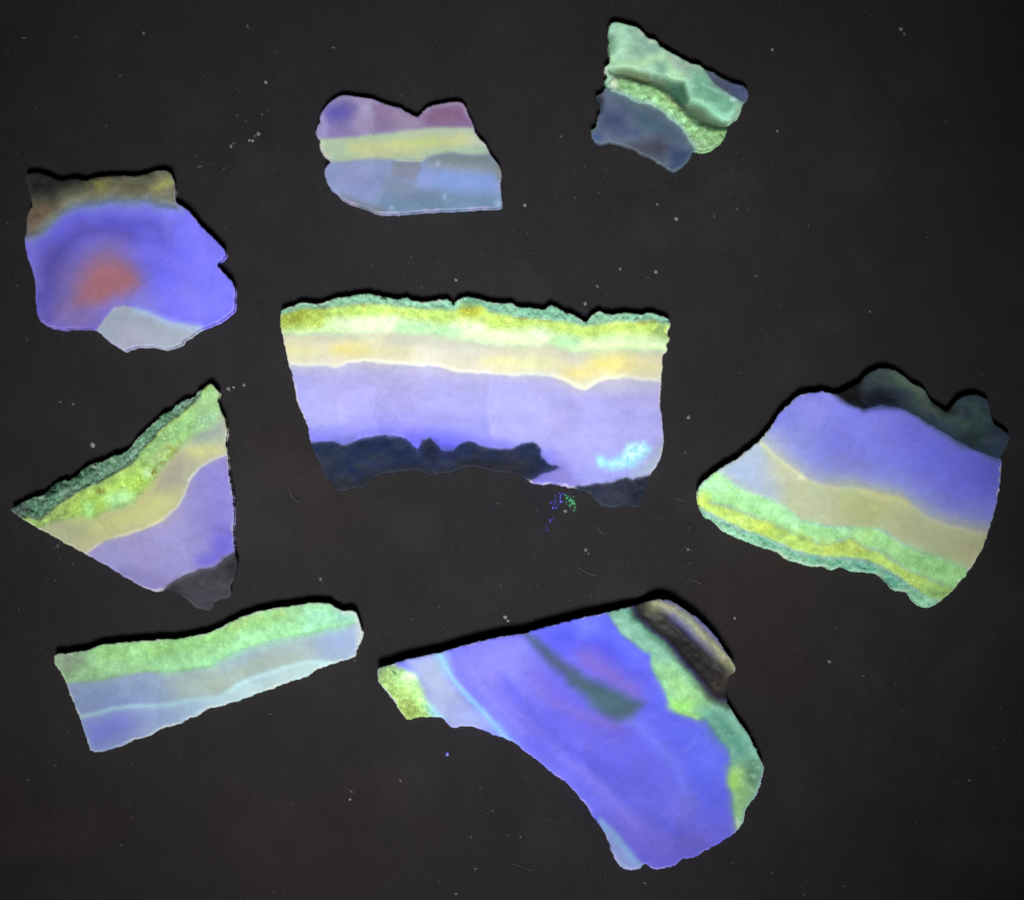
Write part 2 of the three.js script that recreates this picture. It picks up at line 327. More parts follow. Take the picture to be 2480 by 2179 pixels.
// --- the widest slab, in the middle
{
  const o = [62,150, 75,135, 110,127, 160,108, 200,112, 260,108, 330,85, 400,75, 460,65, 495,60, 530,68, 590,82, 640,92, 680,80, 720,98, 780,102, 840,95, 885,88, 905,100, 915,118, 925,100, 960,82, 1010,80, 1050,92, 1100,105, 1150,112, 1200,108, 1235,128, 1290,132, 1350,138, 1375,140, 1390,122, 1410,122, 1440,140, 1470,155, 1510,165, 1545,190, 1570,202, 1590,180, 1620,158, 1650,155, 1690,168, 1730,158, 1790,155, 1840,165, 1890,155, 1930,165, 1985,190, 1990,230, 1975,260, 1985,290, 1972,310, 1975,340, 1952,362, 1952,420, 1945,500, 1940,600, 1948,680, 1955,760, 1950,850, 1925,910, 1895,950, 1875,1000, 1860,1050, 1845,1090, 1825,1120, 1760,1112, 1700,1122, 1650,1110, 1615,1080, 1590,1055, 1530,1035, 1460,1012, 1410,1000, 1360,1005, 1300,995, 1240,965, 1180,955, 1100,945, 1060,932, 1000,922, 930,945, 850,958, 800,966, 740,942, 650,947, 560,962, 520,987, 480,1020, 420,1032, 345,1045, 310,1010, 280,950, 240,870, 210,800, 198,730, 165,650, 138,580, 130,520, 110,440, 95,390, 75,290, 60,230];
  const L1 = [40,172, 160,135, 260,135, 330,125, 420,118, 520,112, 600,118, 720,130, 840,138, 920,148, 950,118, 1000,105, 1050,112, 1090,150, 1180,165, 1240,180, 1330,185, 1420,195, 1500,205, 1560,222, 1640,208, 1720,200, 1810,200, 1900,195, 2020,225];
  const L3 = [40,268, 250,262, 330,265, 450,255, 580,250, 700,265, 820,262, 940,290, 1030,300, 1150,318, 1280,325, 1370,310, 1450,330, 1530,360, 1600,350, 1700,338, 1800,340, 1950,348, 2020,350];
  const L4 = [60,405, 105,410, 180,415, 270,415, 340,422, 400,400, 480,390, 560,400, 640,408, 740,412, 850,415, 920,440, 1000,445, 1100,455, 1200,462, 1300,460, 1400,465, 1460,485, 1520,515, 1570,535, 1620,500, 1680,480, 1750,472, 1830,482, 1920,495, 2000,500];
  slab({ at: [650, 680, 0.4892], t: 0.005, seed: 11, strength: 0.79, outline: o, base: 0xaca0f6, main: 'violet_band', edge: [0xe9e6d8, 6, 0.78],
    label: 'widest mineral slice, banded teal, yellow-green, cream and lavender, with smoky dark lower edge',
    layers: [
      area(0xb3a6ea, [100,400, 2000,500, 2000,620, 1500,610, 1100,560, 500,520, 120,480], 60),
      area(0xbcbcce, [...L4, 2000,530, 1570,560, 1100,480, 500,440, 60,450], 22, { op: 0.8 }),
      area(0x766df6, [190,745, 400,760, 560,720, 800,735, 980,760, 1200,800, 1400,860, 1500,960, 1500,1100, 200,1100], 50),
      area(0x6158f4, [700,770, 900,770, 1000,800, 1000,900, 700,900], 35, { op: 0.8 }),
      area(0xb2a8fb, [1115,480, 1400,500, 1500,560, 1950,640, 1950,760, 1500,840, 1360,830, 1110,770, 1085,620], 10, { op: 0.55, warp: 8 }),
      area(0xb9b2fa, [140,560, 300,480, 420,700, 210,730], 8, { op: 0.3 }),
      line(0x8d82ee, 26, [420,690, 700,660, 1000,690, 1080,700], 24, { op: 0.35 }),
      line(0x9a92f4, 24, [1480,700, 1640,690, 1760,660, 1950,690], 20, { op: 0.35 }),
      line(0xa795e6, 30, [1500,620, 1640,600, 1800,580, 1940,600], 24, { op: 0.4 }),
      line(0xc4bdfb, 5, [520,470, 600,590, 660,690], 5, { op: 0.35 }),
      line(0xd0c8ff, 5, [1110,480, 1086,610, 1112,760], 5, { op: 0.35 }),
      area(0xa5aad2, [1960,780, 1960,900, 1890,980, 1780,975, 1880,880], 24),
      area(0x9b93f0, [1420,960, 1560,930, 1760,950, 1800,975, 1600,1010, 1480,1015], 22, { op: 0.7 }),
      area(0xdcdcc6, [...L3, ...rev(L4)], 6, { part: 'cream_band' }),
      area(0xc9c8ac, [...L3, ...rev([40,300, 500,300, 1000,330, 1500,380, 2020,380])], 14, { op: 0.8 }),
      spot(0xe6dc98, 150, 345, 110, 38, 34), spot(0xecda84, 400, 340, 90, 26, 24), spot(0xe2d8a0, 560, 345, 150, 40, 36, { op: 0.7 }),
      spot(0xe8e09c, 1260, 395, 190, 34, 34), spot(0xf0de80, 1690, 410, 110, 44, 36), spot(0xecd888, 1540, 455, 80, 30, 30), spot(0xe6da98, 1850, 420, 110, 40, 36, { op: 0.7 }),
      area(0xd0d0c0, [120,290, 250,290, 290,420, 60,430], 8, { op: 0.25 }),
      line(0xcccbc4, 40, [600,300, 800,300, 1000,350, 1450,370, 1560,380], 24, { op: 0.55 }),
      line(0xeef2de, 10, L4, 7, { warp: 6, op: 0.9 }),
      line(0xfbfde8, 8, [400,400, 480,392, 560,400, 740,412, 850,415, 920,440, 1100,455], 6, { op: 0.8 }),
      line(0xfdf6cc, 12, [1400,465, 1460,485, 1520,515, 1570,535, 1620,500, 1680,480, 1750,472], 7, { op: 0.8 }),
      area(0xc8f8a8, [...L1, ...rev(L3)], 8, { part: 'green_band', spk: 0.35, h: [-0.0001, 0.0003, 24] }),
      area(0xbce462, [...L1, ...rev([40,235, 240,232, 300,186, 520,172, 640,180, 850,205, 940,220, 1100,240, 1300,235, 1450,262, 1560,290, 1700,260, 1850,262, 2020,280])], 14, { spk: 0.75 }),
      area(0xe2ffc8, [340,195, 640,175, 640,240, 450,250, 330,232], 16, { op: 0.85 }), spot(0xdcffc4, 990, 235, 90, 40, 26), spot(0xd9ffc0, 1160, 282, 130, 22, 20), spot(0xd8ffc6, 1340, 272, 60, 36, 22), spot(0xdaffb6, 1640, 318, 140, 26, 20), spot(0xd2ffb4, 1860, 320, 90, 18, 16), spot(0xb0f7b0, 720, 232, 90, 24, 20), spot(0xa9f2a6, 890, 250, 60, 24, 18), spot(0xa8f0a8, 1480, 300, 70, 30, 20),
      area(0x8e9a2c, [60,150, 160,130, 270,140, 240,205, 120,215, 60,205], 24, { mot: [40, 0.36, 0.3] }),
      area(0xa9ba3c, [60,170, 270,140, 260,230, 60,240], 16, { op: 0.5 }),
      line(0xc4d448, 12, L1, 9, { mot: [60, 0.36, 0.25], op: 0.55 }),
      spot(0xc8b62a, 1000, 140, 60, 28, 18, { op: 0.9 }), line(0xb88a3c, 9, [270,140, 420,124, 560,124], 6, { mot: [40, 0.42], op: 0.7 }), line(0xb39432, 9, [1130,168, 1240,186, 1400,200], 6, { mot: [40, 0.4], op: 0.8 }), line(0xb98e32, 10, [1840,206, 1920,212, 1960,240], 6, { mot: [40, 0.35], op: 0.8 }),
      area(0x7d9d52, [1880,200, 2020,220, 1990,300, 1920,260], 16, { mot: [30, 0.4], op: 0.7 }),
      area(0x82cc9a, [40,20, 2020,20, ...rev(L1)], 9, { part: 'drusy_crust', spk: 0.55, h: [-0.0004, 0.0007, 14] }),
      area(0x6aa98e, [900,20, 1200,20, 1560,200, 1400,190, 1100,150, 920,130], 14, { op: 0.6, mot: [40, 0.4] }),
      area(0x2c4070, [180,800, 320,792, 370,816, 450,786, 530,766, 600,768, 680,782, 740,836, 765,790, 800,774, 830,812, 860,842, 910,842, 960,800, 1010,794, 1060,820, 1130,832, 1210,832, 1250,806, 1310,800, 1345,830, 1350,862, 1380,900, 1442,926, 1340,962, 1280,1000, 800,1100, 200,1100], 7, { part: 'smoky_quartz_edge', clear: true, label: 'dark smoky quartz edge with ragged border', warp: 7, wf: 0.09, h: [-0.0003, 0.0005, 20] }),
      spot(0x39495c, 430, 905, 140, 70, 60, { mot: [50, 0.42, 0.2] }), spot(0x3b4a5e, 290, 910, 60, 60, 40), spot(0x363d52, 1010, 900, 120, 40, 40, { mot: [40, 0.42, 0.2] }), spot(0x34323c, 1180, 920, 150, 40, 36, { op: 0.8 }), area(0x3d424c, [310,980, 520,960, 700,930, 880,940, 860,980, 520,1010, 400,1060, 300,1040], 26, { op: 0.85, mot: [50, 0.34, 0.3] }), spot(0x2a3a72, 880, 858, 60, 22, 24), area(0x1a2038, [765,795, 830,800, 840,900, 790,900], 16, { op: 0.6 }),
      area(0x3a383e, [300,1010, 400,1000, 520,960, 640,920, 740,915, 820,935, 930,915, 1000,895, 1100,915, 1250,940, 1300,980, 1250,1000, 1000,1000, 800,1000, 560,1010, 400,1070, 300,1060], 24, { op: 0.7, warp: 14 }),
      area(0x8a7ad8, [1290,990, 1370,950, 1450,920, 1500,960, 1540,1010, 1420,1005], 20, { op: 0.85 }),
      area(0x3b445c, [1500,1022, 1620,1004, 1700,1000, 1770,972, 1800,982, 1900,955, 1960,1000, 1860,1150, 1600,1150, 1460,1040], 7, { part: 'smoky_quartz_edge', clear: true, warp: 6, wf: 0.09, h: [-0.0003, 0.0005, 20] }),
      spot(0x48506a, 1720, 1060, 80, 40, 30), spot(0x252a3c, 1790, 1000, 70, 16, 18, { mot: [30, 0.4] }), spot(0x252b3a, 1830, 1060, 30, 26, 16, { mot: [20, 0.4] }),
      area(0x9be8f0, [1632,872, 1690,890, 1745,860, 1775,810, 1860,798, 1895,832, 1850,885, 1800,925, 1700,934, 1640,912], 14, { op: 0.9, part: 'cyan_patch', label: 'bright cyan patch' }),
      area(0xd2fff6, [1770,815, 1855,802, 1870,840, 1810,885, 1750,885], 14, { mot: [22, 0.28, 0.2] }), spot(0xa5f2ee, 1645, 896, 12, 22, 9), spot(0xc2f4f6, 1730, 905, 40, 14, 12, { mot: [16, 0.4] }),
    ] });
}
// --- violet slab with red-brown core, upper left
slab({ at: [20, 380, 0.29354], t: 0.0052, seed: 23, strength: 0.98, base: 0x6f64ee, main: 'violet_band', edge: [0xb8a8ee, 5, 0.63], chip: 3,
  label: 'violet mineral slice with a rust-red core and a pale blue-grey corner',
  outline: [140,150, 200,126, 300,140, 420,185, 560,175, 640,190, 720,165, 850,155, 960,150, 1050,155, 1150,130, 1230,110, 1320,115, 1350,150, 1368,210, 1378,290, 1385,370, 1430,405, 1480,440, 1520,480, 1560,530, 1620,600, 1680,660, 1740,715, 1780,760, 1795,800, 1770,835, 1735,865, 1725,890, 1760,940, 1820,1000, 1855,1040, 1870,1080, 1868,1150, 1862,1250, 1820,1300, 1760,1345, 1690,1375, 1610,1410, 1550,1440, 1500,1480, 1455,1500, 1430,1540, 1380,1560, 1300,1580, 1220,1565, 1130,1560, 1050,1565, 1000,1580, 950,1595, 900,1565, 830,1520, 740,1440, 690,1420, 620,1412, 500,1415, 400,1415, 300,1380, 250,1330, 230,1250, 225,1150, 222,1050, 205,950, 170,850, 145,750, 135,680, 150,600, 150,500, 170,440, 195,400, 190,360, 165,280, 150,220],
  layers: [
    area(0x7a6ff6, [1200,430, 1500,460, 1800,760, 1900,1100, 1800,1350, 1500,1350, 1300,1200, 1500,900, 1300,650], 90, { op: 0.8 }),
    area(0x7a70f4, [700,400, 1100,400, 1400,440, 1400,520, 1000,520, 800,600, 700,520], 50, { op: 0.8 }),
    area(0x6a56b4, [230,1350, 230,950, 330,760, 520,800, 600,1200, 720,1440, 300,1440], 100, { op: 0.9 }),
    line(0x5646b0, 110, [290,1150, 340,900, 450,740, 620,610, 850,600, 1000,640], 60, { op: 0.85 }), line(0x584cd0, 80, [820,540, 1000,560, 1220,560, 1280,620], 50, { op: 0.75, warp: 16 }), line(0x5f55e0, 60, [1050,640, 1300,740, 1480,800], 50, { op: 0.6 }), line(0x5a50d8, 40, [1150,900, 1300,960, 1450,1040], 40, { op: 0.5 }),
    area(0x87659c, [440,1260, 500,960, 640,760, 800,690, 930,720, 1040,850, 1130,1000, 1090,1110, 900,1210, 640,1280], 80, { op: 0.85 }),
    area(0x9c6a7c, [560,1240, 590,1080, 660,930, 760,860, 890,870, 990,940, 1060,1050, 1000,1110, 900,1160, 760,1200], 60, { part: 'rust_core', label: 'rust-red core', warp: 36, wf: 0.07 }),
    area(0x9e6a74, [640,1180, 720,960, 860,920, 980,960, 1040,1040, 930,1100, 760,1160], 50, { op: 0.85, warp: 40, wf: 0.09 }),
    area(0x8468b0, [440,1340, 620,1260, 820,1250, 760,1400, 500,1430], 60, { op: 0.8 }),
    line(0x8d78c8, 50, [380,1420, 460,1330, 520,1240], 40, { op: 0.5 }), area(0x8578d6, [880,1180, 1100,1120, 1240,1180, 1200,1280, 960,1230], 60, { op: 0.7 }),
    line(0x867ae2, 60, [190,700, 210,900, 240,1050], 40, { op: 0.6 }), line(0x9186f2, 26, [1300,540, 1310,620], 30, { op: 0.5 }), line(0x8a80f0, 40, [1440,1080, 1560,1180, 1580,1300], 50, { op: 0.5 }),
    area(0x9a9bb8, [720,1440, 800,1330, 880,1240, 960,1225, 1080,1255, 1200,1300, 1300,1350, 1420,1378, 1600,1405, 1500,1540, 1300,1640, 900,1640], 8, { part: 'pale_corner', label: 'pale blue-grey corner with a straight upper border', warp: 6 }),
    line(0x98b4dc, 44, [1060,1266, 1200,1310, 1300,1358, 1420,1390, 1570,1412], 26, { op: 0.85 }), line(0xb4b6c6, 14, [750,1420, 810,1330, 880,1250], 10, { op: 0.6 }), area(0xa6a4bc, [900,1400, 1100,1420, 1300,1540, 950,1590], 60, { op: 0.6 }),
    area(0x6d6e58, [100,60, 1450,60, 1400,420, 1250,400, 1150,355, 1000,372, 850,362, 700,385, 560,402, 450,445, 350,545, 270,612, 100,660], 18, { part: 'rough_rind', label: 'dull olive-brown rind', warp: 12, spk: 0.35, h: [-0.0006, 0.0009, 20] }),
    line(0x7e98b4, 60, [120,680, 270,620, 350,545, 450,450, 560,410, 700,395, 850,372, 1000,385, 1150,362, 1250,400, 1420,415], 36, { op: 0.9, warp: 12 }),
    area(0x6c5c4c, [120,620, 190,420, 300,380, 440,390, 300,520, 210,610], 40), line(0x8c9686, 40, [170,640, 280,590, 350,510, 460,400, 600,340], 34, { op: 0.7 }),
    area(0x222322, [100,60, 700,60, 660,240, 440,280, 380,340, 150,350], 50, { warp: 14 }), area(0x34352e, [600,100, 1200,90, 1180,170, 980,170, 640,230], 30, { op: 0.8 }),
    spot(0x70743c, 760, 225, 110, 45, 36, { spk: 0.5, mot: [50, 0.3, 0.3] }), area(0x8c9454, [1180,250, 1300,180, 1370,180, 1370,220, 1280,250, 1210,280], 22, { spk: 0.4 }), spot(0x5a5c44, 1040, 230, 110, 40, 36),
  ] });
// --- small slab with a notched top, yellow-green stripe
slab({ at: [740, 200, 0.24462], t: 0.0042, seed: 37, strength: 0.93, base: 0x8a74ae, main: 'purple_band', edge: [0xb6a8cc, 6, 0.58], chip: 2.5,
  label: 'small mineral slice with a notched mauve top, yellow-green stripe and blue-grey base',
  outline: [110,470, 125,420, 145,380, 142,330, 180,260, 230,200, 290,155, 370,122, 460,130, 560,145, 640,155, 720,180, 800,215, 880,235, 950,255, 1000,285, 1060,320, 1110,337, 1140,310, 1180,265, 1240,230, 1330,205, 1430,190, 1520,190, 1560,205, 1590,260, 1620,330, 1660,420, 1680,490, 1720,550, 1780,610, 1820,690, 1870,760, 1920,830, 1938,900, 1930,1000, 1935,1100, 1945,1215, 1920,1236, 1800,1240, 1640,1250, 1480,1260, 1320,1265, 1150,1275, 1000,1290, 850,1295, 720,1290, 620,1250, 520,1215, 400,1170, 310,1100, 240,1030, 205,960, 188,880, 205,830, 240,790, 235,765, 190,720, 155,670, 138,610, 140,560, 110,530, 100,500],
  layers: [
    area(0x9c86bc, [480,140, 660,150, 680,480, 460,520, 440,400], 40), area(0x8a6c9c, [660,180, 900,250, 1100,340, 1000,460, 670,490], 30), area(0x9a82aa, [900,300, 1120,360, 1200,400, 1150,460, 880,480], 50, { op: 0.8 }),
    area(0x6050b2, [190,300, 240,220, 370,205, 470,250, 450,340, 340,400, 230,380], 60), area(0x7e6cb0, [170,420, 420,400, 480,520, 170,560], 40, { op: 0.7 }), line(0xa093ce, 50, [160,330, 190,420, 180,520], 24, { op: 0.7 }), line(0xa694cc, 40, [260,190, 370,145, 560,165, 700,195], 26, { op: 0.7 }),
    area(0xb2a2de, [560,220, 640,210, 650,330, 560,330], 40, { op: 0.7 }), line(0xa995c6, 10, [632,190, 648,330, 672,480], 10, { op: 0.6 }), spot(0xa184b4, 580, 390, 60, 70, 50, { op: 0.6 }),
    area(0x7c5d7e, [1150,330, 1300,230, 1560,220, 1640,400, 1640,430, 1200,440], 50), area(0x8a6a84, [1300,330, 1450,330, 1450,400, 1300,410], 50, { op: 0.7 }), line(0xa48ea8, 24, [1150,320, 1240,240, 1430,205, 1540,210, 1600,320], 16, { op: 0.6 }),
    area(0x8c94b0, [60,470, 150,420, 160,560, 90,560], 20, { op: 0.5 }),
    area(0x7f8fb6, [100,760, 240,775, 400,782, 700,748, 1150,770, 1400,700, 1800,690, 2000,800, 2000,1350, 100,1350], 14, { part: 'blue_grey_band', warp: 8 }),
    area(0x7d88b2, [240,880, 780,860, 780,1000, 700,1180, 400,1140, 260,1000], 60), area(0x8592b4, [400,820, 800,800, 800,900, 450,900], 60, { op: 0.6 }), area(0x7590c8, [1100,900, 1300,870, 1880,900, 1900,1040, 1800,1120, 1400,1100, 1200,1060], 50), area(0x8c97cc, [1120,960, 1260,900, 1300,980, 1180,1010], 40, { op: 0.7 }),
    area(0x66809a, [720,1120, 1300,1080, 1800,1130, 1960,1180, 1960,1300, 700,1300], 50), line(0x6c7890, 40, [900,1130, 1200,1110, 1300,1100], 40, { op: 0.7 }), area(0x6a86a6, [1500,1140, 1940,1120, 1950,1230, 1500,1250], 40),
    area(0x6b7b82, [1180,735, 1400,690, 1800,700, 1930,800, 1960,900, 1500,840, 1240,790], 30), line(0x82939a, 60, [1230,800, 1500,830, 1850,850], 40, { op: 0.6 }), area(0x7c8296, [860,790, 1140,785, 1130,880, 1080,960, 850,930], 12, { op: 0.9 }), area(0x727d82, [880,790, 1130,785, 1120,850, 930,860], 24, { op: 0.7 }), area(0x72808e, [790,960, 1080,960, 1060,1080, 760,1100], 40, { op: 0.6 }), line(0x8391b0, 14, [820,880, 790,1000, 720,1150], 16, { op: 0.6 }),
    area(0x646a68, [340,1120, 560,1190, 760,1250, 760,1320, 400,1300], 40, { op: 0.8 }), area(0x77807c, [1890,760, 1990,800, 1990,1000, 1900,960], 20), spot(0x8fa4bc, 850, 1238, 18, 14, 8), spot(0x86a2bc, 1375, 1130, 16, 24, 10), spot(0x9ba6b4, 1315, 805, 24, 22, 12), spot(0x8ba4c2, 1905, 1195, 30, 30, 16),
    area(0xa0b89c, [60,555, 140,552, 300,552, 480,540, 650,512, 850,497, 1000,478, 1200,452, 1400,442, 1660,456, 1720,530, 1850,660, 1850,700, 1700,705, 1400,690, 1250,722, 1150,772, 900,762, 700,747, 500,762, 400,782, 240,778, 60,760], 14, { part: 'yellow_green_band', warp: 6 }),
    area(0xa9c09c, [900,500, 1300,460, 1640,470, 1780,620, 1640,620, 1300,520, 900,540], 30, { op: 0.7 }), line(0xb0c47c, 90, [480,650, 800,630, 1050,620, 1300,590, 1560,575], 50), line(0xb6c66e, 50, [900,610, 1150,600, 1260,590], 40, { op: 0.9 }), line(0xacbe80, 60, [560,700, 800,700, 1100,700], 40, { op: 0.7 }), area(0x98b4a0, [1560,640, 1800,640, 1830,700, 1500,690], 30, { op: 0.8 }), line(0xbcd098, 8, [900,768, 1040,778, 1150,772], 6, { op: 0.8 }), line(0xb8c8a8, 30, [160,600, 160,680, 230,750], 16, { op: 0.6 }),
  ] });
// --- grooved green slab, upper right
slab({ at: [1400, 20, 0.23389], t: 0.0052, seed: 41, strength: 1.22, base: 0x86bc94, main: 'green_face', edge: [0xa0cca4, 5, 0.53], chip: 4,
  label: 'small green mineral slice with a dark groove and a dusky blue foot',
  outline: [320,190, 350,145, 400,138, 470,155, 560,180, 640,215, 680,250, 700,290, 740,310, 790,315, 820,345, 850,395, 920,435, 1000,480, 1080,520, 1180,570, 1260,590, 1310,625, 1400,660, 1500,720, 1600,770, 1700,790, 1750,830, 1770,890, 1750,950, 1700,1000, 1690,1060, 1650,1120, 1590,1170, 1540,1205, 1545,1260, 1510,1340, 1450,1400, 1380,1450, 1290,1470, 1210,1465, 1180,1500, 1150,1560, 1100,1620, 1040,1670, 980,1680, 930,1665, 860,1610, 760,1550, 640,1500, 560,1450, 440,1410, 330,1380, 240,1390, 170,1370, 140,1310, 140,1260, 185,1220, 200,1130, 230,1050, 215,980, 180,960, 190,910, 260,860, 290,790, 275,750, 310,700, 285,660, 285,600, 330,560, 330,520, 318,420, 320,300],
  layers: [
    { spk: 0.35, p: [250,100, 1800,560, 1800,1200, 250,760], soft: 10, h: [0, 0.0005, 18] },
    area(0x78ac8a, [520,190, 700,260, 860,400, 800,480, 560,520, 480,420], 50), line(0x92d2a4, 90, [420,170, 490,280, 470,380, 420,470], 40), area(0x5a7d64, [310,280, 370,300, 380,400, 340,470, 300,460], 30), spot(0xb4c2ac, 770, 335, 40, 26, 16), spot(0x9bbf9b, 660, 250, 30, 30, 16),
    line(0x94cf94, 80, [320,550, 480,600, 620,600, 760,530, 890,510, 940,600, 1000,690, 1080,740], 34), line(0xa0d69c, 40, [800,510, 900,500], 20), area(0x86a886, [900,440, 1100,540, 1300,640, 1250,760, 1100,640, 950,560], 40), area(0x66937a, [820,560, 900,560, 900,700, 820,680], 30, { op: 0.8 }),
    area(0x6aa488, [1180,640, 1330,660, 1500,880, 1640,960, 1600,1080, 1500,1100, 1300,960, 1180,900], 50), line(0x8ccfa4, 56, [1110,760, 1150,900, 1200,980], 26), line(0x82d4a4, 70, [1200,970, 1340,1010, 1440,1100, 1520,1130], 30), line(0x94e2b4, 36, [1470,1140, 1560,1130, 1610,1070], 18, { op: 0.8 }), line(0x8ccaa8, 16, [1300,790, 1400,840, 1500,880, 1620,925], 12), spot(0xb2e4cc, 1610, 940, 30, 22, 12), area(0x73947c, [1600,1150, 1700,1040, 1690,980, 1640,1060], 16, { op: 0.7 }), spot(0xb4cca8, 300, 650, 20, 34, 10),
    area(0x7480a4, [1310,630, 1450,660, 1720,760, 1820,900, 1740,980, 1640,930, 1520,860, 1400,770], 22, { part: 'blue_corner', clear: true, h: [-0.0008, 0.0003, 30], warp: 10 }), area(0x5d6ca4, [1560,800, 1740,830, 1720,920, 1640,900], 40, { op: 0.7 }),
    area(0x7fae68, [250,790, 340,760, 380,712, 560,730, 760,800, 900,870, 1010,960, 1100,1080, 1240,1180, 1400,1240, 1570,1255, 1520,1400, 1380,1490, 1200,1490, 1130,1320, 1000,1180, 880,1080, 740,985, 620,985, 500,905, 350,855], 10, { part: 'grainy_green_band', label: 'grainy yellow-green crystal ridge', spk: 0.5, warp: 16, wf: 0.07, h: [0.0002, 0.0008, 15] }),
    area(0x8fd68c, [480,800, 580,780, 690,850, 880,960, 1010,1060, 1140,1120, 1350,1200, 1300,1290, 1160,1320, 1000,1160, 860,1020, 680,960, 500,880], 22, { mot: [60, 0.42, 0.18], spk: 0.7 }), spot(0xb2cda2, 370, 780, 34, 60, 16), area(0x87a45c, [880,860, 1000,930, 1060,1040, 900,980], 30, { op: 0.8 }), spot(0x7f9c68, 1240, 1400, 60, 40, 26),
    area(0x46603a, [330,640, 520,632, 720,680, 900,720, 1000,760, 1080,770, 1120,860, 1150,970, 1250,1000, 1350,1080, 1480,1180, 1600,1205, 1560,1250, 1400,1242, 1250,1182, 1120,1082, 1020,960, 900,862, 760,782, 560,732, 400,690], 26, { part: 'groove', label: 'dark green groove', warp: 14, h: [-0.0022, 0.0003, 20] }),
    area(0x2c5838, [960,780, 1080,780, 1130,960, 1060,980, 980,880], 30), area(0x5d6a3c, [420,640, 720,680, 760,770, 500,710], 26, { op: 0.8 }), line(0x3c5a30, 50, [1300,1170, 1420,1210, 1540,1220], 26, { op: 0.8 }),
    area(0x8090ac, [80,900, 290,800, 350,860, 500,910, 620,990, 740,990, 880,1085, 1000,1185, 1130,1325, 1200,1460, 1100,1750, 80,1450], 40, { part: 'blue_foot', clear: true, label: 'dusky translucent blue foot', warp: 14, h: [-0.0007, 0.0005, 24] }),
    area(0x587a90, [560,1050, 800,1100, 1000,1230, 1100,1360, 900,1300, 640,1230], 60, { op: 0.9 }), area(0x5a7c84, [300,840, 400,870, 700,1000, 900,1120, 700,1080, 400,960], 40, { op: 0.7 }), area(0x505f8c, [260,1080, 480,1080, 460,1220, 260,1220], 70), area(0x5c5e70, [560,1420, 850,1340, 960,1440, 860,1560, 640,1480], 60), area(0x5468a0, [380,1260, 640,1260, 640,1310, 380,1310], 40, { op: 0.6 }), spot(0x5a72ac, 190, 1330, 60, 40, 30), area(0x4f648c, [960,1450, 1180,1470, 1100,1640, 960,1660], 40), spot(0x343646, 210, 960, 50, 50, 26), line(0x38424e, 60, [200,950, 230,1040], 20, { op: 0.7 }),
  ] });
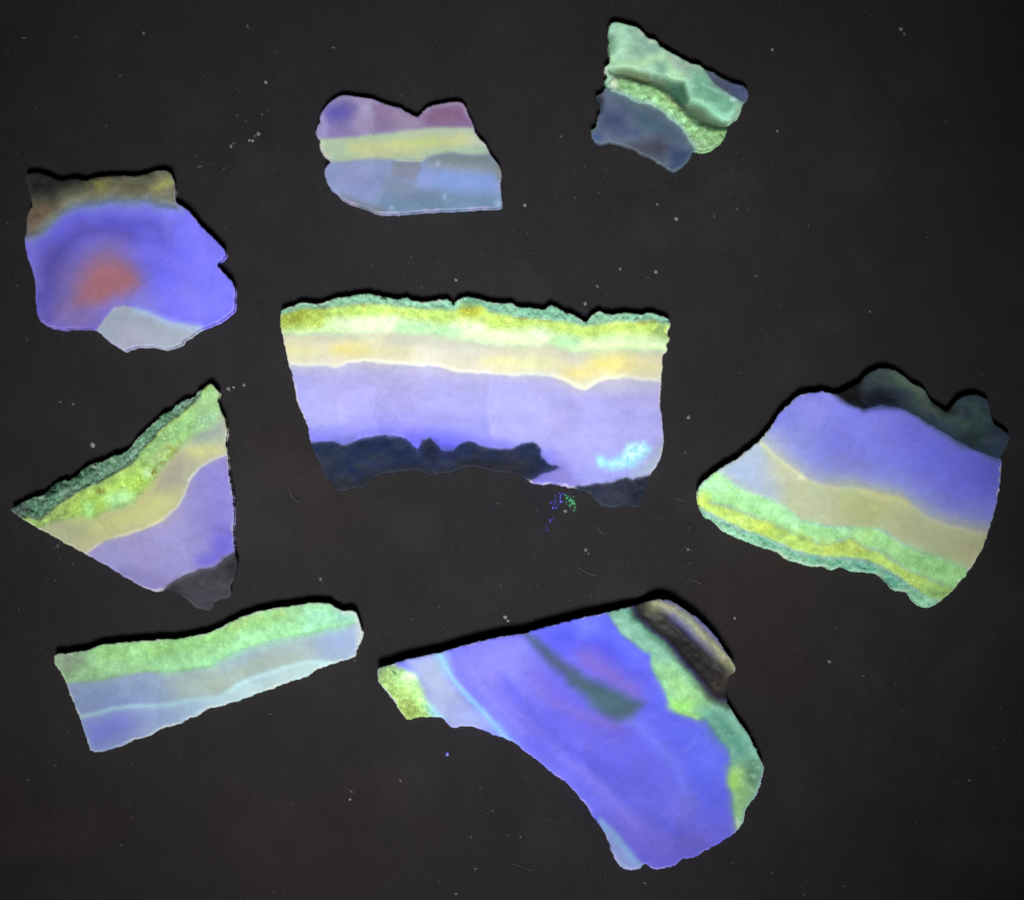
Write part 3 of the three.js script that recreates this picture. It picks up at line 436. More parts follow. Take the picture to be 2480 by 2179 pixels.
// --- pointed triangular slab, left
{
  const L1 = [60,1060, 200,1050, 290,1068, 370,1000, 460,930, 540,870, 640,830, 720,790, 820,730, 900,700, 980,640, 1010,580, 1090,500, 1150,420, 1240,350, 1330,290, 1420,200, 1520,60];
  const L2 = [250,1170, 320,1120, 420,1085, 560,1045, 680,1055, 800,1005, 960,930, 1090,800, 1150,720, 1290,560, 1400,440, 1500,400, 1600,290, 1660,280];
  const L4 = [580,1350, 630,1310, 700,1262, 780,1212, 900,1180, 1040,1140, 1180,1070, 1290,980, 1330,900, 1370,790, 1440,700, 1530,640, 1640,602, 1700,590];
  slab({ at: [0, 900, 0.33405], t: 0.005, seed: 53, strength: 0.93, base: 0x9486cc, main: 'violet_band', edge: [0xc9cdc4, 6, 0.68],
    label: 'pointed triangular mineral slice, banded dark green, yellow, cream and violet',
    outline: [80,1000, 120,970, 180,935, 250,910, 310,888, 340,860, 400,812, 460,780, 500,782, 560,740, 610,692, 680,662, 740,650, 800,618, 860,598, 920,570, 960,520, 1000,470, 1060,420, 1100,380, 1140,340, 1190,295, 1240,285, 1270,240, 1340,205, 1410,175, 1440,140, 1490,105, 1530,85, 1560,110, 1585,150, 1580,210, 1600,280, 1630,350, 1645,430, 1637,520, 1647,580, 1655,680, 1665,780, 1685,900, 1695,1050, 1690,1200, 1702,1320, 1722,1400, 1702,1480, 1672,1540, 1668,1620, 1600,1650, 1560,1670, 1530,1722, 1480,1732, 1430,1710, 1340,1642, 1270,1602, 1190,1578, 1150,1590, 1080,1578, 960,1520, 820,1432, 680,1352, 560,1290, 420,1212, 300,1148, 200,1090, 120,1035],
    layers: [
      area(0x7c6cce, [1500,720, 1700,700, 1720,1200, 1600,1300, 1480,1150, 1500,900], 120), area(0x6f5fd4, [1560,1180, 1720,1150, 1720,1330, 1560,1420, 1440,1430, 1420,1350, 1530,1310], 40), area(0x9e92d0, [640,1320, 1000,1180, 1300,1000, 1340,1100, 1000,1320, 760,1380], 60, { op: 0.7 }), area(0x9a8ad2, [800,1350, 1200,1200, 1350,1300, 1250,1420, 1000,1450], 60, { op: 0.6 }), area(0x8070bc, [900,1460, 1180,1480, 1300,1500, 1150,1600, 1050,1580], 50, { op: 0.7 }), line(0x6a5ab0, 24, [1560,1130, 1640,1150, 1700,1160], 20, { op: 0.6 }),
      area(0xb4b68e, [...L2, ...rev(L4)], 8, { part: 'cream_band', warp: 6 }),
      area(0xc4c47e, [560,1140, 900,1000, 1150,880, 1260,900, 1180,1020, 900,1120, 680,1190], 70), spot(0xc6c678, 1460, 575, 100, 40, 46), area(0xa2a08a, [1160,740, 1300,580, 1380,640, 1340,820, 1280,860, 1130,860], 50), area(0x8ea29c, [1400,440, 1620,330, 1640,480, 1420,520], 50), area(0xa4a480, [420,1110, 640,1060, 640,1200, 480,1230], 50, { op: 0.8 }), area(0xb0bc98, [280,1110, 420,1100, 560,1260, 400,1200], 24, { op: 0.7 }), area(0xa8a898, [1340,800, 1400,700, 1600,600, 1500,590, 1340,720], 30, { op: 0.6 }),
      line(0xd0d4c0, 8, L4, 8, { warp: 6, mot: [90, 0.26, 0.3] }), line(0xe0e4d4, 7, [1370,790, 1440,700, 1530,640, 1640,602], 8, { op: 0.7 }), line(0xdcdf9c, 14, [780,1212, 900,1180, 1040,1140, 1180,1070], 9, { op: 0.5 }),
      area(0x96bc58, [...L1, ...rev(L2)], 12, { part: 'green_band', spk: 0.7, warp: 12, h: [-0.0001, 0.0005, 20] }),
      area(0x86b868, [1000,600, 1240,370, 1560,100, 1620,280, 1480,400, 1280,540, 1150,620], 40), area(0x8cc47c, [1400,200, 1560,120, 1600,280, 1420,340], 40, { spk: 0.4 }), area(0x8fca96, [1460,330, 1600,280, 1560,370, 1420,420], 30, { spk: 0.7 }), area(0xa6d44e, [520,960, 760,830, 1000,720, 1100,740, 1080,820, 900,920, 640,1040, 500,1050], 40, { spk: 0.6 }), spot(0x9be880, 640, 1000, 40, 55, 20), area(0xa4e88e, [760,900, 900,850, 980,890, 940,950, 820,990, 770,950], 26, { spk: 0.5 }), spot(0xa8e090, 1070, 735, 36, 34, 14), area(0x98c878, [1080,640, 1240,500, 1240,600, 1140,720], 30, { spk: 0.6 }), area(0x88924a, [1180,560, 1300,480, 1280,600, 1140,700], 24, { mot: [30, 0.42], op: 0.9 }), area(0x7c8c3c, [290,1070, 420,1010, 560,940, 460,1060, 320,1110], 26, { op: 0.7, mot: [30, 0.3, 0.3] }),
      line(0xb4b840, 14, L1, 13, { op: 0.55, mot: [70, 0.36, 0.25] }), spot(0x7d6c28, 730, 860, 30, 20, 14, { mot: [20, 0.35] }), spot(0x7c7430, 1110, 740, 26, 40, 14, { mot: [20, 0.4] }),
      area(0x5a8468, [0,1010, 60,1060, ...L1, 1520,40, 1300,100, 0,900], 8, { part: 'drusy_crust', label: 'dark green drusy crust', spk: 0.85, warp: 10, h: [-0.0009, 0.0014, 12] }),
      area(0x7da08c, [400,900, 700,720, 900,650, 1000,520, 1300,250, 1340,280, 1050,520, 960,640, 700,790, 480,900], 20, { mot: [34, 0.44, 0.14], spk: 0.8 }), area(0x2c4436, [300,850, 700,640, 780,640, 640,740, 420,860, 260,960], 20, { mot: [44, 0.4, 0.2] }), area(0x6c8a78, [1250,250, 1420,160, 1440,190, 1300,280], 20), spot(0x9bc0a4, 820, 640, 16, 18, 8), spot(0x8ab494, 690, 680, 26, 16, 9), spot(0x7c9c88, 300, 920, 24, 20, 10), area(0x50605a, [60,1010, 150,950, 210,990, 160,1060], 22),
      area(0x5a5964, [1130,1610, 1200,1560, 1290,1500, 1450,1432, 1560,1410, 1640,1340, 1690,1310, 1800,1290, 1800,1800, 1300,1800], 16, { part: 'quartz_corner', clear: true, label: 'grey translucent quartz corner', warp: 10, h: [-0.0005, 0.0006, 22] }),
      spot(0x66666e, 1470, 1540, 90, 60, 40, { mot: [60, 0.36, 0.3] }), area(0x5c5c6c, [1420,1640, 1560,1620, 1520,1730, 1440,1700], 30), area(0x3c3a42, [1620,1360, 1720,1340, 1720,1480, 1660,1480], 26), area(0x3a3840, [1180,1590, 1260,1540, 1330,1620, 1280,1620], 22), area(0x5e6066, [1580,1500, 1680,1520, 1660,1640, 1580,1620], 26, { mot: [40, 0.4, 0.2] }),
    ] });
}
// --- broad slab with a smoky lobed top, right
{
  const R1 = [40,900, 90,920, 150,960, 250,1010, 360,1060, 460,1090, 580,1140, 680,1190, 800,1215, 950,1225, 1080,1240, 1180,1270, 1300,1350, 1400,1420, 1480,1465, 1560,1490];
  const R2 = [40,840, 75,850, 170,900, 300,930, 450,990, 600,1050, 720,1110, 860,1150, 1000,1100, 1060,1150, 1200,1200, 1320,1290, 1500,1370, 1680,1430];
  const R3 = [180,690, 240,740, 300,790, 380,825, 520,872, 620,930, 700,1000, 860,1030, 1000,1040, 1180,1050, 1280,1110, 1400,1180, 1560,1230, 1760,1320];
  const R4 = [430,500, 460,532, 530,602, 620,672, 720,742, 820,782, 900,806, 1000,800, 1100,832, 1180,850, 1280,862, 1380,922, 1480,992, 1600,1032, 1700,1062, 1880,1090];
  slab({ at: [1660, 860, 0.40117], t: 0.005, seed: 67, strength: 1.10, base: 0x7a74e6, main: 'violet_band', edge: [0xc4d4c0, 6, 0.73],
    label: 'broad mineral slice banded violet, tan and green with smoky lobed dark top edge',
    outline: [75,850, 80,800, 110,760, 160,720, 230,670, 300,630, 380,570, 460,500, 520,420, 570,350, 620,300, 690,240, 760,228, 850,220, 910,232, 960,210, 1000,188, 1050,165, 1090,120, 1150,85, 1220,78, 1300,110, 1360,160, 1410,185, 1445,210, 1470,255, 1520,300, 1590,332, 1630,285, 1680,248, 1770,240, 1830,280, 1845,340, 1865,410, 1920,450, 1962,490, 1940,550, 1912,600, 1905,700, 1895,800, 1870,920, 1835,1050, 1790,1170, 1720,1290, 1630,1400, 1560,1470, 1480,1520, 1420,1510, 1370,1465, 1340,1430, 1260,1410, 1220,1370, 1170,1320, 1100,1310, 1000,1300, 940,1275, 890,1295, 840,1275, 760,1270, 690,1250, 600,1220, 570,1190, 490,1165, 420,1140, 330,1105, 240,1065, 180,1010, 145,985, 120,970, 90,920],
    layers: [
      area(0x8681e6, [600,330, 700,240, 900,220, 880,400, 800,560, 640,560], 50), area(0x6b64e0, [1200,340, 1400,380, 1900,620, 1900,900, 1600,880, 1400,640, 1200,480], 110), area(0x6059d2, [1700,600, 1920,630, 1880,820, 1720,800], 50, { op: 0.7 }), area(0x7d78e6, [900,340, 1250,320, 1250,600, 950,600], 90, { op: 0.7 }),
      area(0x8c8fd4, [430,480, 620,470, 800,640, 1000,680, 1300,760, 1600,920, 1880,990, 1900,1100, 1600,1050, 1300,900, 900,820, 500,600], 80), area(0x9ba4cc, [420,480, 560,440, 620,580, 700,680, 600,680, 470,560], 40, { op: 0.8 }), line(0xa9b49c, 44, R4.map((v, i) => i % 2 ? v - 26 : v), 34, { op: 0.7 }), line(0x6e6ad2, 8, [900,280, 860,400, 820,460], 8, { op: 0.4 }),
      area(0xb0bc94, [...R4, ...rev(R3)], 8, { part: 'tan_band', warp: 6 }),
      area(0x9cb0d0, [180,680, 440,500, 500,600, 520,800, 560,880, 400,850, 240,760], 60), area(0xa6b4c4, [360,560, 500,620, 620,740, 580,870, 440,820], 60, { op: 0.6 }), area(0xb8bc9e, [500,600, 640,700, 640,760, 560,760], 36, { op: 0.7 }), area(0xb4b47c, [900,820, 1200,860, 1260,950, 1100,1010, 950,950], 70), area(0xacb088, [1300,960, 1500,1040, 1880,1110, 1800,1290, 1560,1220, 1300,1090], 60), area(0xb2b898, [640,780, 900,840, 900,1000, 720,980, 590,890], 40, { op: 0.8 }), line(0x9cac8c, 5, [624,740, 600,820, 572,890], 5, { op: 0.6 }),
      line(0xb8cc98, 14, R4, 13, { warp: 6, op: 0.85 }), line(0xc8d4a8, 12, [430,505, 530,602, 620,672, 720,742], 8, { op: 0.7 }), spot(0xd4dcb4, 700, 738, 22, 12, 8), line(0xc8c474, 18, [1060,820, 1180,846, 1280,858, 1340,890], 16, { op: 0.7 }),
      area(0x90da84, [...R3, ...rev(R2)], 12, { part: 'mint_band', spk: 0.5, warp: 10, h: [-0.0001, 0.0004, 22] }),
      area(0x98e69a, [300,820, 620,950, 760,1020, 1100,1060, 1130,1110, 1000,1090, 860,1140, 640,1040, 380,930], 26, { mot: [70, 0.4, 0.2], spk: 0.5 }), spot(0xa4ea84, 1090, 1090, 50, 40, 24), spot(0x9ee2a0, 160, 790, 80, 40, 34), area(0x86cc76, [1300,1180, 1640,1260, 1660,1400, 1500,1350, 1340,1280], 40, { op: 0.8 }),
      area(0xa6cc58, [...R2, ...rev(R1)], 10, { part: 'yellow_green_band', spk: 0.7, warp: 10, h: [-0.0001, 0.0006, 17] }),
      area(0xa0c052, [300,950, 560,1050, 760,1130, 1200,1220, 1100,1200, 900,1150, 640,1060], 24, { mot: [40, 0.42, 0.16], op: 0.9 }), spot(0xb0cc48, 470, 1045, 60, 36, 26), spot(0xb4cc50, 950, 1170, 130, 34, 30, { mot: [40, 0.3, 0.3] }), spot(0xb0d050, 110, 870, 40, 40, 22), line(0xb2c83c, 16, R1.map((v, i) => i % 2 ? v - 10 : v), 12, { mot: [70, 0.36, 0.25], op: 0.55 }), area(0x7ca858, [1440,1380, 1680,1430, 1560,1500, 1440,1460], 30, { op: 0.8 }),
      area(0x72b886, [0,900, ...R1, 1620,1470, 1500,1600, 0,1500], 12, { part: 'teal_rim', spk: 0.5, warp: 6, h: [-0.0006, 0.0008, 13] }),
      area(0x4c9a86, [420,1090, 640,1180, 800,1230, 1100,1250, 1300,1370, 1250,1400, 1000,1290, 560,1180], 14, { op: 0.7, mot: [50, 0.36, 0.2] }), line(0xa6d8b0, 12, [150,990, 240,1062, 420,1138, 600,1216, 760,1266, 890,1290, 1000,1296, 1150,1310], 8, { op: 0.7, mot: [24, 0.34, 0.2] }), spot(0x8ed8a0, 1450, 1490, 60, 26, 18),
      area(0x445866, [890,226, 980,292, 1070,322, 1180,302, 1280,312, 1400,362, 1500,432, 1600,492, 1720,562, 1820,602, 1920,628, 2040,600, 2040,40, 1000,40], 14, { part: 'smoky_quartz_edge', clear: true, label: 'smoky grey-green lobed quartz edge', warp: 10, h: [-0.0005, 0.0007, 22] }),
      line(0x74907c, 80, [1160,120, 1300,150, 1400,220, 1470,300, 1580,370, 1680,430], 50, { warp: 16, mot: [90, 0.28, 0.3] }), line(0x8ca28a, 26, [1240,110, 1340,160, 1430,220], 22, { op: 0.7 }), area(0x4e7466, [1620,300, 1700,260, 1800,280, 1820,380, 1760,520, 1640,460], 50, { mot: [60, 0.36, 0.3] }), area(0x4b5a60, [1070,140, 1200,110, 1240,200, 1090,210], 40), area(0x1a1d30, [1080,240, 1160,205, 1270,230, 1270,300, 1180,296, 1080,316], 30), area(0x1b1a1c, [900,180, 1060,160, 1070,300, 980,290, 920,240], 20), area(0x445c74, [1400,330, 1560,400, 1720,520, 1680,550, 1500,430], 40, { op: 0.7 }), area(0x48607c, [1840,520, 1960,490, 1920,620, 1820,600], 34), spot(0x293a3c, 1720, 500, 60, 40, 34, { op: 0.7 }), area(0x26302c, [1500,300, 1640,320, 1640,360, 1560,370], 20, { op: 0.8 }),
    ] });
}
// --- long bar, lower left
{
  const G2 = [120,606, 160,600, 260,585, 400,570, 520,545, 640,530, 760,530, 880,515, 980,505, 1050,490, 1110,445, 1200,405, 1300,370, 1400,335, 1520,310, 1640,295, 1760,265, 1860,245, 2040,210];
  const G4 = [190,812, 235,805, 340,785, 440,757, 560,740, 680,738, 800,730, 900,705, 1000,695, 1090,690, 1160,650, 1220,610, 1300,570, 1400,540, 1500,505, 1600,480, 1700,466, 1780,478, 1900,470];
  slab({ at: [100, 1420, 0.39139], t: 0.005, seed: 79, strength: 0.97, base: 0x94a8ba, main: 'grey_blue_band', edge: [0xccd4cc, 7, 0.78],
    label: 'long narrow mineral bar with green upper edge above grey-blue bands',
    outline: [75,450, 85,425, 150,415, 230,400, 290,390, 350,365, 430,350, 520,345, 620,335, 720,328, 800,325, 880,318, 960,300, 1020,290, 1100,255, 1180,215, 1260,180, 1340,155, 1420,135, 1500,125, 1580,115, 1660,102, 1730,97, 1790,108, 1820,130, 1860,148, 1920,148, 1955,175, 1970,220, 1985,270, 1988,310, 1970,345, 1950,390, 1935,430, 1880,455, 1820,470, 1760,490, 1700,515, 1660,545, 1600,570, 1520,595, 1440,625, 1360,650, 1280,680, 1220,705, 1160,725, 1090,745, 1010,765, 960,800, 900,820, 850,850, 780,870, 720,885, 670,920, 620,940, 560,950, 500,985, 430,1005, 380,1020, 330,1025, 300,1005, 285,960, 265,900, 245,830, 220,770, 190,700, 165,640, 150,590, 120,530, 90,490],
    layers: [
      area(0x7d92ba, [150,600, 640,560, 700,640, 500,760, 220,800], 100), area(0x9cb2a8, [820,540, 1060,500, 1400,400, 1800,360, 1780,470, 1400,540, 1090,690, 820,720], 70), area(0xa2b2a2, [1060,520, 1300,420, 1560,420, 1400,530, 1100,640], 70, { op: 0.6 }), area(0x92a6c8, [1720,270, 1960,230, 1960,380, 1800,460, 1720,440], 60), area(0x8ca6c4, [1080,470, 1300,380, 1500,320, 1340,420, 1120,520], 30, { op: 0.5 }), line(0x8fa8bc, 30, [250,760, 500,680, 800,660], 30, { op: 0.5 }),
      area(0xa4c2cc, [...G4, 2000,600, 1000,900, 300,1100, 180,850], 8, { part: 'lower_band', warp: 5 }),
      area(0x7478cc, [230,830, 440,765, 640,750, 760,780, 620,960, 320,1060, 260,950], 90), area(0x767cd6, [280,860, 500,790, 560,860, 340,960], 60, { op: 0.8 }), area(0x8fa4cc, [700,760, 960,760, 860,850, 620,940, 560,900], 60, { op: 0.8 }), area(0xaecac8, [1180,680, 1500,520, 1720,490, 1660,560, 1300,680], 50),
      line(0xa2ccd0, 18, G4, 12, { warp: 4 }), line(0xb6dada, 18, [1160,650, 1220,610, 1300,570, 1400,540, 1500,505, 1600,480, 1700,466, 1780,478], 9, { op: 0.9 }),
      area(0x86c880, [0,300, 900,200, 1700,40, 2040,100, ...rev(G2)], 8, { part: 'green_band', spk: 0.45, warp: 6, h: [-0.0002, 0.0005, 19] }),
      area(0x8cc86a, [340,390, 700,350, 960,320, 1200,230, 1500,150, 1500,190, 1240,280, 1000,370, 700,430, 400,440], 34, { spk: 0.5 }), area(0x9ab45c, [1180,220, 1340,170, 1500,150, 1480,190, 1300,220, 1180,260], 26, { op: 0.7, mot: [40, 0.34, 0.3] }), area(0x8ce096, [700,490, 1040,450, 1180,370, 1300,300, 1660,220, 1840,180, 1860,240, 1640,290, 1300,370, 1060,480, 760,520], 36, { spk: 0.4 }), area(0x88d8a4, [1620,130, 1800,120, 1880,180, 1860,230, 1660,260], 40), area(0x82c088, [160,560, 340,540, 500,500, 520,540, 280,580], 30, { op: 0.8 }), area(0x7c9a78, [60,420, 230,400, 260,470, 160,560, 100,520], 40, { op: 0.9 }), spot(0x98ecb8, 1640, 268, 18, 12, 7), spot(0x94e49c, 1290, 310, 70, 26, 24), spot(0x8cda88, 590, 420, 60, 40, 30), area(0x8ac0ac, [1820,150, 1960,160, 1960,220, 1840,230], 24),
      line(0xc0ccc6, 26, [1860,152, 1920,154, 1950,180, 1966,225, 1980,290, 1966,340], 12, { op: 0.85 }), area(0xa6b4bc, [1930,250, 1990,240, 1990,330, 1950,360], 14, { op: 0.8 }),
    ] });
}
// --- blue-violet hooked slab, bottom
slab({ at: [880, 1420, 0.48924], t: 0.0062, seed: 83, strength: 0.98, base: 0x635cea, main: 'violet_band', edge: [0xb8b8e8, 5, 0.68],
  label: 'large hooked blue-violet mineral slice with a green right rim and grey streak',
  outline: [70,425, 85,400, 140,385, 220,360, 340,335, 460,300, 580,270, 700,245, 800,230, 900,200, 1000,175, 1100,150, 1200,130, 1300,105, 1360,85, 1420,72, 1470,62, 1530,75, 1600,120, 1660,160, 1700,200, 1750,255, 1790,320, 1830,375, 1840,415, 1815,450, 1805,500, 1800,560, 1830,620, 1870,680, 1910,740, 1940,800, 1965,850, 1982,890, 1970,960, 1955,1010, 1920,1070, 1890,1110, 1885,1160, 1860,1195, 1830,1225, 1760,1270, 1690,1310, 1640,1340, 1580,1350, 1540,1380, 1500,1390, 1450,1400, 1390,1375, 1360,1400, 1320,1405, 1270,1385, 1240,1340, 1220,1280, 1195,1220, 1140,1140, 1100,1080, 1050,1020, 990,960, 930,920, 870,870, 800,815, 740,770, 680,745, 600,715, 540,695, 490,690, 440,698, 410,670, 390,650, 330,645, 270,650, 220,660, 190,630, 160,580, 110,510, 80,480],
  layers: [
    area(0x877eea, [380,340, 700,250, 800,240, 860,400, 800,520, 640,640, 500,500], 90), area(0x7268ec, [460,420, 640,400, 800,560, 860,760, 720,740, 560,560], 80, { op: 0.8 }), area(0x5a5cf4, [860,230, 1200,140, 1300,260, 1420,360, 1460,520, 1560,640, 1780,760, 1820,1100, 1640,1160, 1560,800, 1400,640, 1340,480, 1000,300], 70), area(0x4d48e2, [900,260, 1040,220, 1200,240, 1300,360, 1380,420, 1280,440, 1100,330], 60), area(0x6f80fa, [1060,180, 1160,160, 1180,230, 1080,240], 36, { op: 0.7 }), area(0x6d74f6, [1260,240, 1400,340, 1400,420, 1300,330], 36, { op: 0.7 }),
    line(0x7d60d0, 70, [1090,350, 1200,420, 1320,510], 50, { op: 0.8 }), line(0x8a5cb8, 40, [1120,360, 1260,470, 1340,530], 40, { op: 0.4 }), line(0x6f54d4, 60, [860,440, 960,560, 1080,640, 1250,700], 50, { op: 0.7 }), line(0x8468cc, 26, [840,460, 900,560, 1100,640, 1240,690], 26, { op: 0.5 }), line(0x5b50e2, 60, [720,560, 860,700, 1040,820, 1300,960], 50, { op: 0.6 }), line(0x7a68e0, 40, [760,540, 900,700, 1100,800], 40, { op: 0.5 }), line(0x7a6eec, 60, [1000,860, 1200,1000, 1400,1160], 60, { op: 0.7 }), line(0x7462dc, 50, [1200,1080, 1400,1220, 1640,1260], 50, { op: 0.6 }), area(0x6a56cc, [1240,1180, 1500,1240, 1820,1180, 1700,1300, 1460,1400, 1380,1360], 80, { op: 0.8 }), spot(0x7b6ce8, 1580, 1100, 60, 70, 50, { op: 0.7 }), area(0x6a78f4, [1640,720, 1780,800, 1800,950, 1700,900], 60, { op: 0.7 }), line(0x8c86f2, 8, [1590,820, 1640,760], 9, { op: 0.4 }), line(0x7f78f2, 20, [760,790, 900,890, 1020,980, 1120,1110], 18, { op: 0.6 }), line(0x8a78e8, 26, [620,420, 760,620, 960,800, 1160,980, 1360,1180], 24, { op: 0.45, warp: 12 }), line(0x4c48dc, 34, [700,470, 880,690, 1120,880, 1330,1080, 1560,1220], 28, { op: 0.5, warp: 12 }), line(0x7f9af6, 20, [1280,620, 1420,740, 1560,900, 1620,1080], 30, { op: 0.4 }), line(0x8f84ea, 20, [520,400, 640,560, 780,720], 22, { op: 0.5 }),
    line(0x6f62d6, 10, [1480,760, 1520,900, 1500,1020], 12, { op: 0.35 }),
    area(0x9c9cd8, [200,360, 370,330, 420,440, 540,580, 640,690, 560,720, 430,720, 330,620, 280,480], 26, { part: 'pale_band', warp: 6 }), area(0xa4a8d2, [260,380, 370,370, 420,500, 380,600, 300,500], 50, { op: 0.7 }), area(0x8ea0e8, [460,620, 560,600, 680,720, 560,700], 40, { op: 0.7 }),
    line(0x86c2f0, 18, [378,345, 425,430, 500,525, 580,605, 650,685, 730,775], 9, { warp: 4 }), line(0x8fc8d4, 60, [380,345, 400,400], 20, { op: 0.5 }), line(0x7aa2f6, 40, [660,700, 740,780], 26, { op: 0.7 }),
    area(0x98be5e, [0,360, 150,385, 240,440, 290,520, 330,610, 360,660, 200,720, 0,500], 12, { part: 'green_corner', label: 'yellow-green crystalline corner', spk: 0.6, warp: 10, h: [-0.0002, 0.0006, 14] }), area(0xa8f68c, [150,425, 200,420, 270,470, 290,540, 330,600, 280,610, 240,520, 180,480], 18, { spk: 0.4 }), spot(0xccffb4, 225, 450, 34, 24, 14), spot(0x7e9c64, 110, 430, 60, 40, 26, { mot: [30, 0.36, 0.3] }), spot(0x90a848, 220, 610, 40, 40, 20, { op: 0.8 }), area(0x98d8d4, [300,590, 340,590, 400,650, 340,660], 12, { op: 0.8 }),
    area(0x44536e, [800,235, 860,268, 960,340, 1060,420, 1040,480, 940,402, 860,315], 20, { part: 'grey_streak', label: 'dark grey-teal streak', warp: 6 }), area(0x3f5a6c, [1040,420, 1150,470, 1280,530, 1385,578, 1330,650, 1262,665, 1200,640, 1120,560, 1020,480], 20, { part: 'grey_streak', label: 'dark grey-teal streak', warp: 6 }), area(0x3f5a80, [800,235, 850,250, 920,330, 860,310], 12, { op: 0.7 }), spot(0x456a72, 1200, 570, 80, 30, 30, { op: 0.7 }),
    area(0x72b48c, [1205,125, 1270,230, 1340,290, 1425,342, 1442,420, 1480,490, 1520,560, 1560,612, 1650,650, 1700,662, 1740,722, 1800,802, 1822,880, 1805,960, 1832,1050, 1835,1130, 1855,1230, 2060,1100, 2060,700, 1830,580, 1720,540, 1640,440, 1560,350, 1500,270, 1430,220, 1340,130, 1310,60], 8, { part: 'green_rim', spk: 0.35, warp: 8, h: [-0.0003, 0.0006, 16] }),
    area(0x86cc7c, [1440,380, 1540,400, 1680,520, 1720,580, 1660,650, 1560,610, 1500,520], 26, { spk: 0.4 }), spot(0x96e468, 1570, 590, 60, 26, 16), line(0xa4ec70, 14, [1515,550, 1560,612, 1650,645], 8), area(0x5a9a86, [1680,600, 1820,640, 1960,860, 1900,960, 1820,800, 1740,720], 40), line(0x7cc49c, 30, [1820,640, 1900,760, 1960,880], 20, { op: 0.8 }), area(0x8cbe6a, [1812,900, 1880,880, 1930,1000, 1880,1100, 1850,1200, 1832,1060], 26), spot(0x98d05c, 1835, 960, 26, 50, 16), spot(0x577e64, 1930, 920, 30, 70, 26, { mot: [40, 0.34, 0.3] }), line(0x72e0a4, 12, [1300,115, 1350,170, 1430,240, 1500,290], 8, { op: 0.9 }), line(0x84e08c, 14, [1425,345, 1445,420, 1485,490, 1520,550], 8, { op: 0.6 }), line(0x8ae894, 8, [1540,380, 1610,440, 1660,490], 6, { op: 0.6 }), line(0xb4d4ac, 14, [1850,1150, 1860,1190], 8), area(0x5e8c78, [1215,125, 1330,100, 1380,160, 1330,180, 1290,130], 22, { op: 0.7 }),
    area(0x1d1b1a, [1310,60, 1420,60, 1500,130, 1640,250, 1740,340, 1900,380, 1840,520, 1810,580, 1720,545, 1640,445, 1560,355, 1500,275, 1430,225, 1345,140], 20, { part: 'dark_pocket', label: 'dark brown weathered pocket', warp: 10, h: [-0.0016, 0.0007, 18] }), area(0x38342f, [1700,420, 1830,420, 1800,560, 1740,540], 40, { mot: [60, 0.34, 0.3] }), area(0x384234, [1380,100, 1440,120, 1500,220, 1430,190], 30, { op: 0.7 }),
    line(0x8c8664, 62, [1435,84, 1540,112, 1640,188, 1730,290, 1840,400], 22, { part: 'tan_ridge', label: 'tan weathered ridge', spk: 0.5, warp: 10, h: [0.0016, 0.0006, 16] }), line(0xa8a280, 24, [1450,88, 1540,120, 1640,200, 1720,285, 1820,385], 16, { op: 0.8, mot: [50, 0.34, 0.25] }),
    area(0x7f92cc, [1170,1150, 1260,1235, 1350,1340, 1390,1400, 1250,1440, 1180,1260], 16, { part: 'pale_tip', warp: 6 }), line(0x7cb0d4, 18, [1180,1165, 1260,1250, 1330,1340, 1380,1390], 12, { op: 0.8 }), line(0xaab4d4, 14, [1235,1330, 1280,1385, 1340,1400, 1380,1385], 10, { op: 0.7 }),
  ] });

// ---------------------------------------------------------------- loose crumbs, grains standing in for a glint, and lint on the table
function pebble(r, flat, sd2) {                  // an angular chip
  const g = new THREE.IcosahedronGeometry(r, 1), p = g.attributes.position;
  for (let i = 0; i < p.count; i++) { const x = p.getX(i), y = p.getY(i), z = p.getZ(i), k = 0.6 + 0.8 * hash(Math.round(x / r * 40) + sd2, Math.round(y / r * 40) * 7 + Math.round(z / r * 40)); p.setXYZ(i, x * k * 1.25, y * k * flat, z * k); }
  g.computeVertexNormals(); g.computeBoundingBox(); g.translate(0, -g.boundingBox.min.y, 0);
  return g;
}
const KM = 0.3 / W;
const pale = [0x6a6862, 0x54524e, 0x7c7a74].map(c => new THREE.MeshStandardMaterial({ color: c, roughness: 0.6, flatShading: true }));
const chipShapes = [0, 1, 2, 3].map(i => pebble(1, 0.55, i * 13 + 3));
function crumb(name, label, group, x, y, size, mat, turn) {
  const m = shadowed(new THREE.Mesh(chipShapes[Math.floor(rnd() * 4)], mat)), [wx, wz] = onPlane(x, y, 0);
  m.name = numbered(name); m.scale.setScalar(size * KM * 0.62); m.position.set(wx, 0, wz); m.rotation.y = turn ?? rnd() * 6.28;
  m.userData = { label, category: 'crumb', group }; scene.add(m);
}
for (const [x, y, z] of [[626,324,6.5], [618,329,4], [560,354,5], [566,347,3.6], [612,341,4.5], [604,340,4], [644,199,4.5], [635,277,3], [348,81,3.5], [2181,70,6], [2190,82,4], [1870,120,4.5], [1883,318,4], [2106,754,4], [1638,530,6], [1271,497,5], [1588,658,5.5], [1447,693,5], [1417,735,5], [1104,678,5], [1502,651,3.5], [1592,495,3.5], [1369,1238,5.5], [1418,1332,5], [1425,1340,3.5], [1223,1494,5.5], [1230,1503,4], [225,1077,7.5], [554,942,6], [591,932,4.5], [566,938,4], [147,973,4], [177,978,4], [140,1322,4.5], [851,1915,4], [848,1935,3.5], [1151,2103,4], [2008,1602,5.5], [1779,1497,4], [1667,1010,6], [777,1402,5], [1105,2164,3.5], [970,1890,3.5], [1666,1330,5]])
  crumb('mineral_crumb', 'tiny pale mineral crumb lying loose on the dark tabletop', 'pale crumbs scattered on the tabletop', x, y, z, pale[Math.floor(rnd() * 3)]);
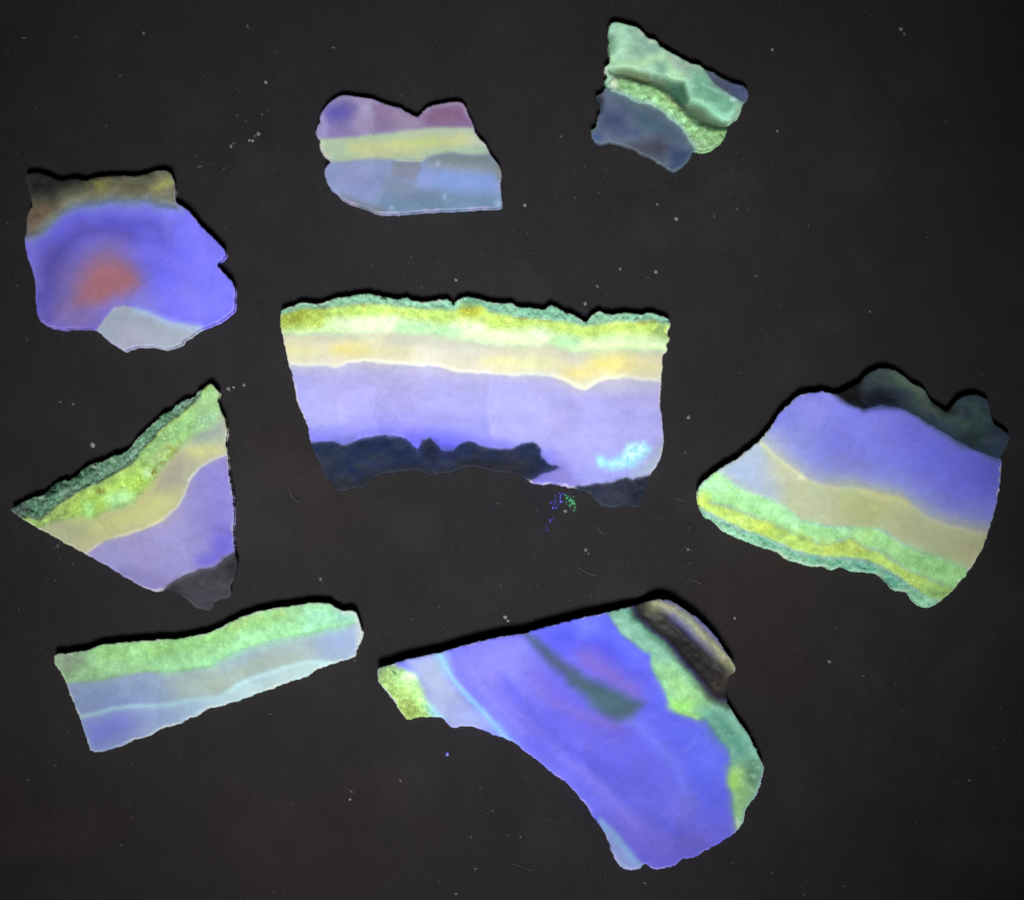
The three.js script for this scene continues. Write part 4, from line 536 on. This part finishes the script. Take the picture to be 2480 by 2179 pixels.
const grainMat = c => new THREE.MeshStandardMaterial({ color: c, roughness: 0.4, flatShading: true });
const blueGlint = grainMat(0x3a40b4), greenGlint = grainMat(0x3a9a60), paleBlue = grainMat(0x7474e0);  // blue and green clusters imitate light focused through the slice onto the table
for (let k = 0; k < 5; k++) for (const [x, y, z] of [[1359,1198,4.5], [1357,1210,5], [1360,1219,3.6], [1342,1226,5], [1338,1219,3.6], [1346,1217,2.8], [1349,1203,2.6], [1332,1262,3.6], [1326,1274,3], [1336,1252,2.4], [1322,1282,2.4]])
  crumb('blue_glint_and_grit', 'bright blue grain standing in for a glint of light beside the smoky edge of the widest mineral slice', 'blue glint of light below the widest slice, built as grains', x + (rnd() - 0.5) * 13, y + (rnd() - 0.5) * 13, z * (0.3 + 0.65 * rnd() * rnd()), blueGlint);
for (let k = 0; k < 5; k++) for (const [x, y, z] of [[1374,1200,4.5], [1378,1210,4.5], [1383,1217,6], [1389,1223,5], [1391,1230,3.6], [1380,1224,3.6], [1386,1208,3], [1376,1220,3]])  // green half of that glint, light built as coloured grains
  crumb('green_glint', 'bright green grain standing in for a glint of light beside the smoky edge of the widest mineral slice', 'green glint of light below the widest slice, built as grains', x + (rnd() - 0.5) * 13, y + (rnd() - 0.5) * 13, z * (0.3 + 0.65 * rnd() * rnd()), greenGlint);
crumb('blue_glint_and_grit', 'single bright blue grain on the bare table beside the hooked violet slice', undefined, 1083, 1826, 5.5, paleBlue);
const lintMat = new THREE.MeshStandardMaterial({ color: 0x4a4845, roughness: 0.9 });
for (const [xa, ya, xb, yb] of [[700,1188,722,1216], [772,1396,784,1410], [1446,1276,1462,1294], [1403,1375,1446,1394], [1636,1204,1656,1214], [1658,1325,1675,1333], [1674,1405,1700,1414], [130,1328,146,1312], [1240,2090,1290,2108], [836,1906,858,1920]]) {
  const [ax, az] = onPlane(xa, ya, 0), [bx, bz] = onPlane(xb, yb, 0), mx = (ax + bx) / 2, mz = (az + bz) / 2, bow = (rnd() - 0.5) * 0.3;
  const c = new THREE.CatmullRomCurve3([new THREE.Vector3(ax - mx, 0.00018, az - mz), new THREE.Vector3(bow * (bz - az), 0.00035, -bow * (bx - ax)), new THREE.Vector3(bx - mx, 0.00018, bz - mz)]);
  const m = shadowed(new THREE.Mesh(new THREE.TubeGeometry(c, 10, 0.00011, 5), lintMat));
  m.name = numbered('lint_fibre'); m.position.set(mx, 0, mz); m.userData = { label: 'short grey lint fibre lying on the dark tabletop', category: 'lint', group: 'lint fibres on the tabletop' }; scene.add(m);
}
// fine dust, too small to count
{
  const n = 750, im = new THREE.InstancedMesh(pebble(1, 0.6, 91), pale[1], n), M = new THREE.Matrix4(), q = new THREE.Quaternion(), up = new THREE.Vector3(0, 1, 0);
  for (let i = 0; i < n; i++) {
    let x, y; do { x = rnd() * W; y = rnd() * H; } while (fbm(x / 220, y / 220, 3) < 0.36 + 0.3 * rnd());
    const [wx, wz] = onPlane(x, y, 0), sz = KM * (0.35 + 1.0 * rnd() * rnd() * rnd() * 1.6);
    q.setFromAxisAngle(up, rnd() * 6.28); M.compose(new THREE.Vector3(wx, 0, wz), q, new THREE.Vector3(sz * (1 + rnd() * 2), sz, sz)); im.setMatrixAt(i, M);
  }
  im.name = 'fine_dust'; im.castShadow = im.receiveShadow = true; im.userData = { kind: 'stuff', label: 'fine pale dust specks scattered over the dark tabletop', category: 'dust' }; scene.add(im);
}

renderer.render(scene, camera);
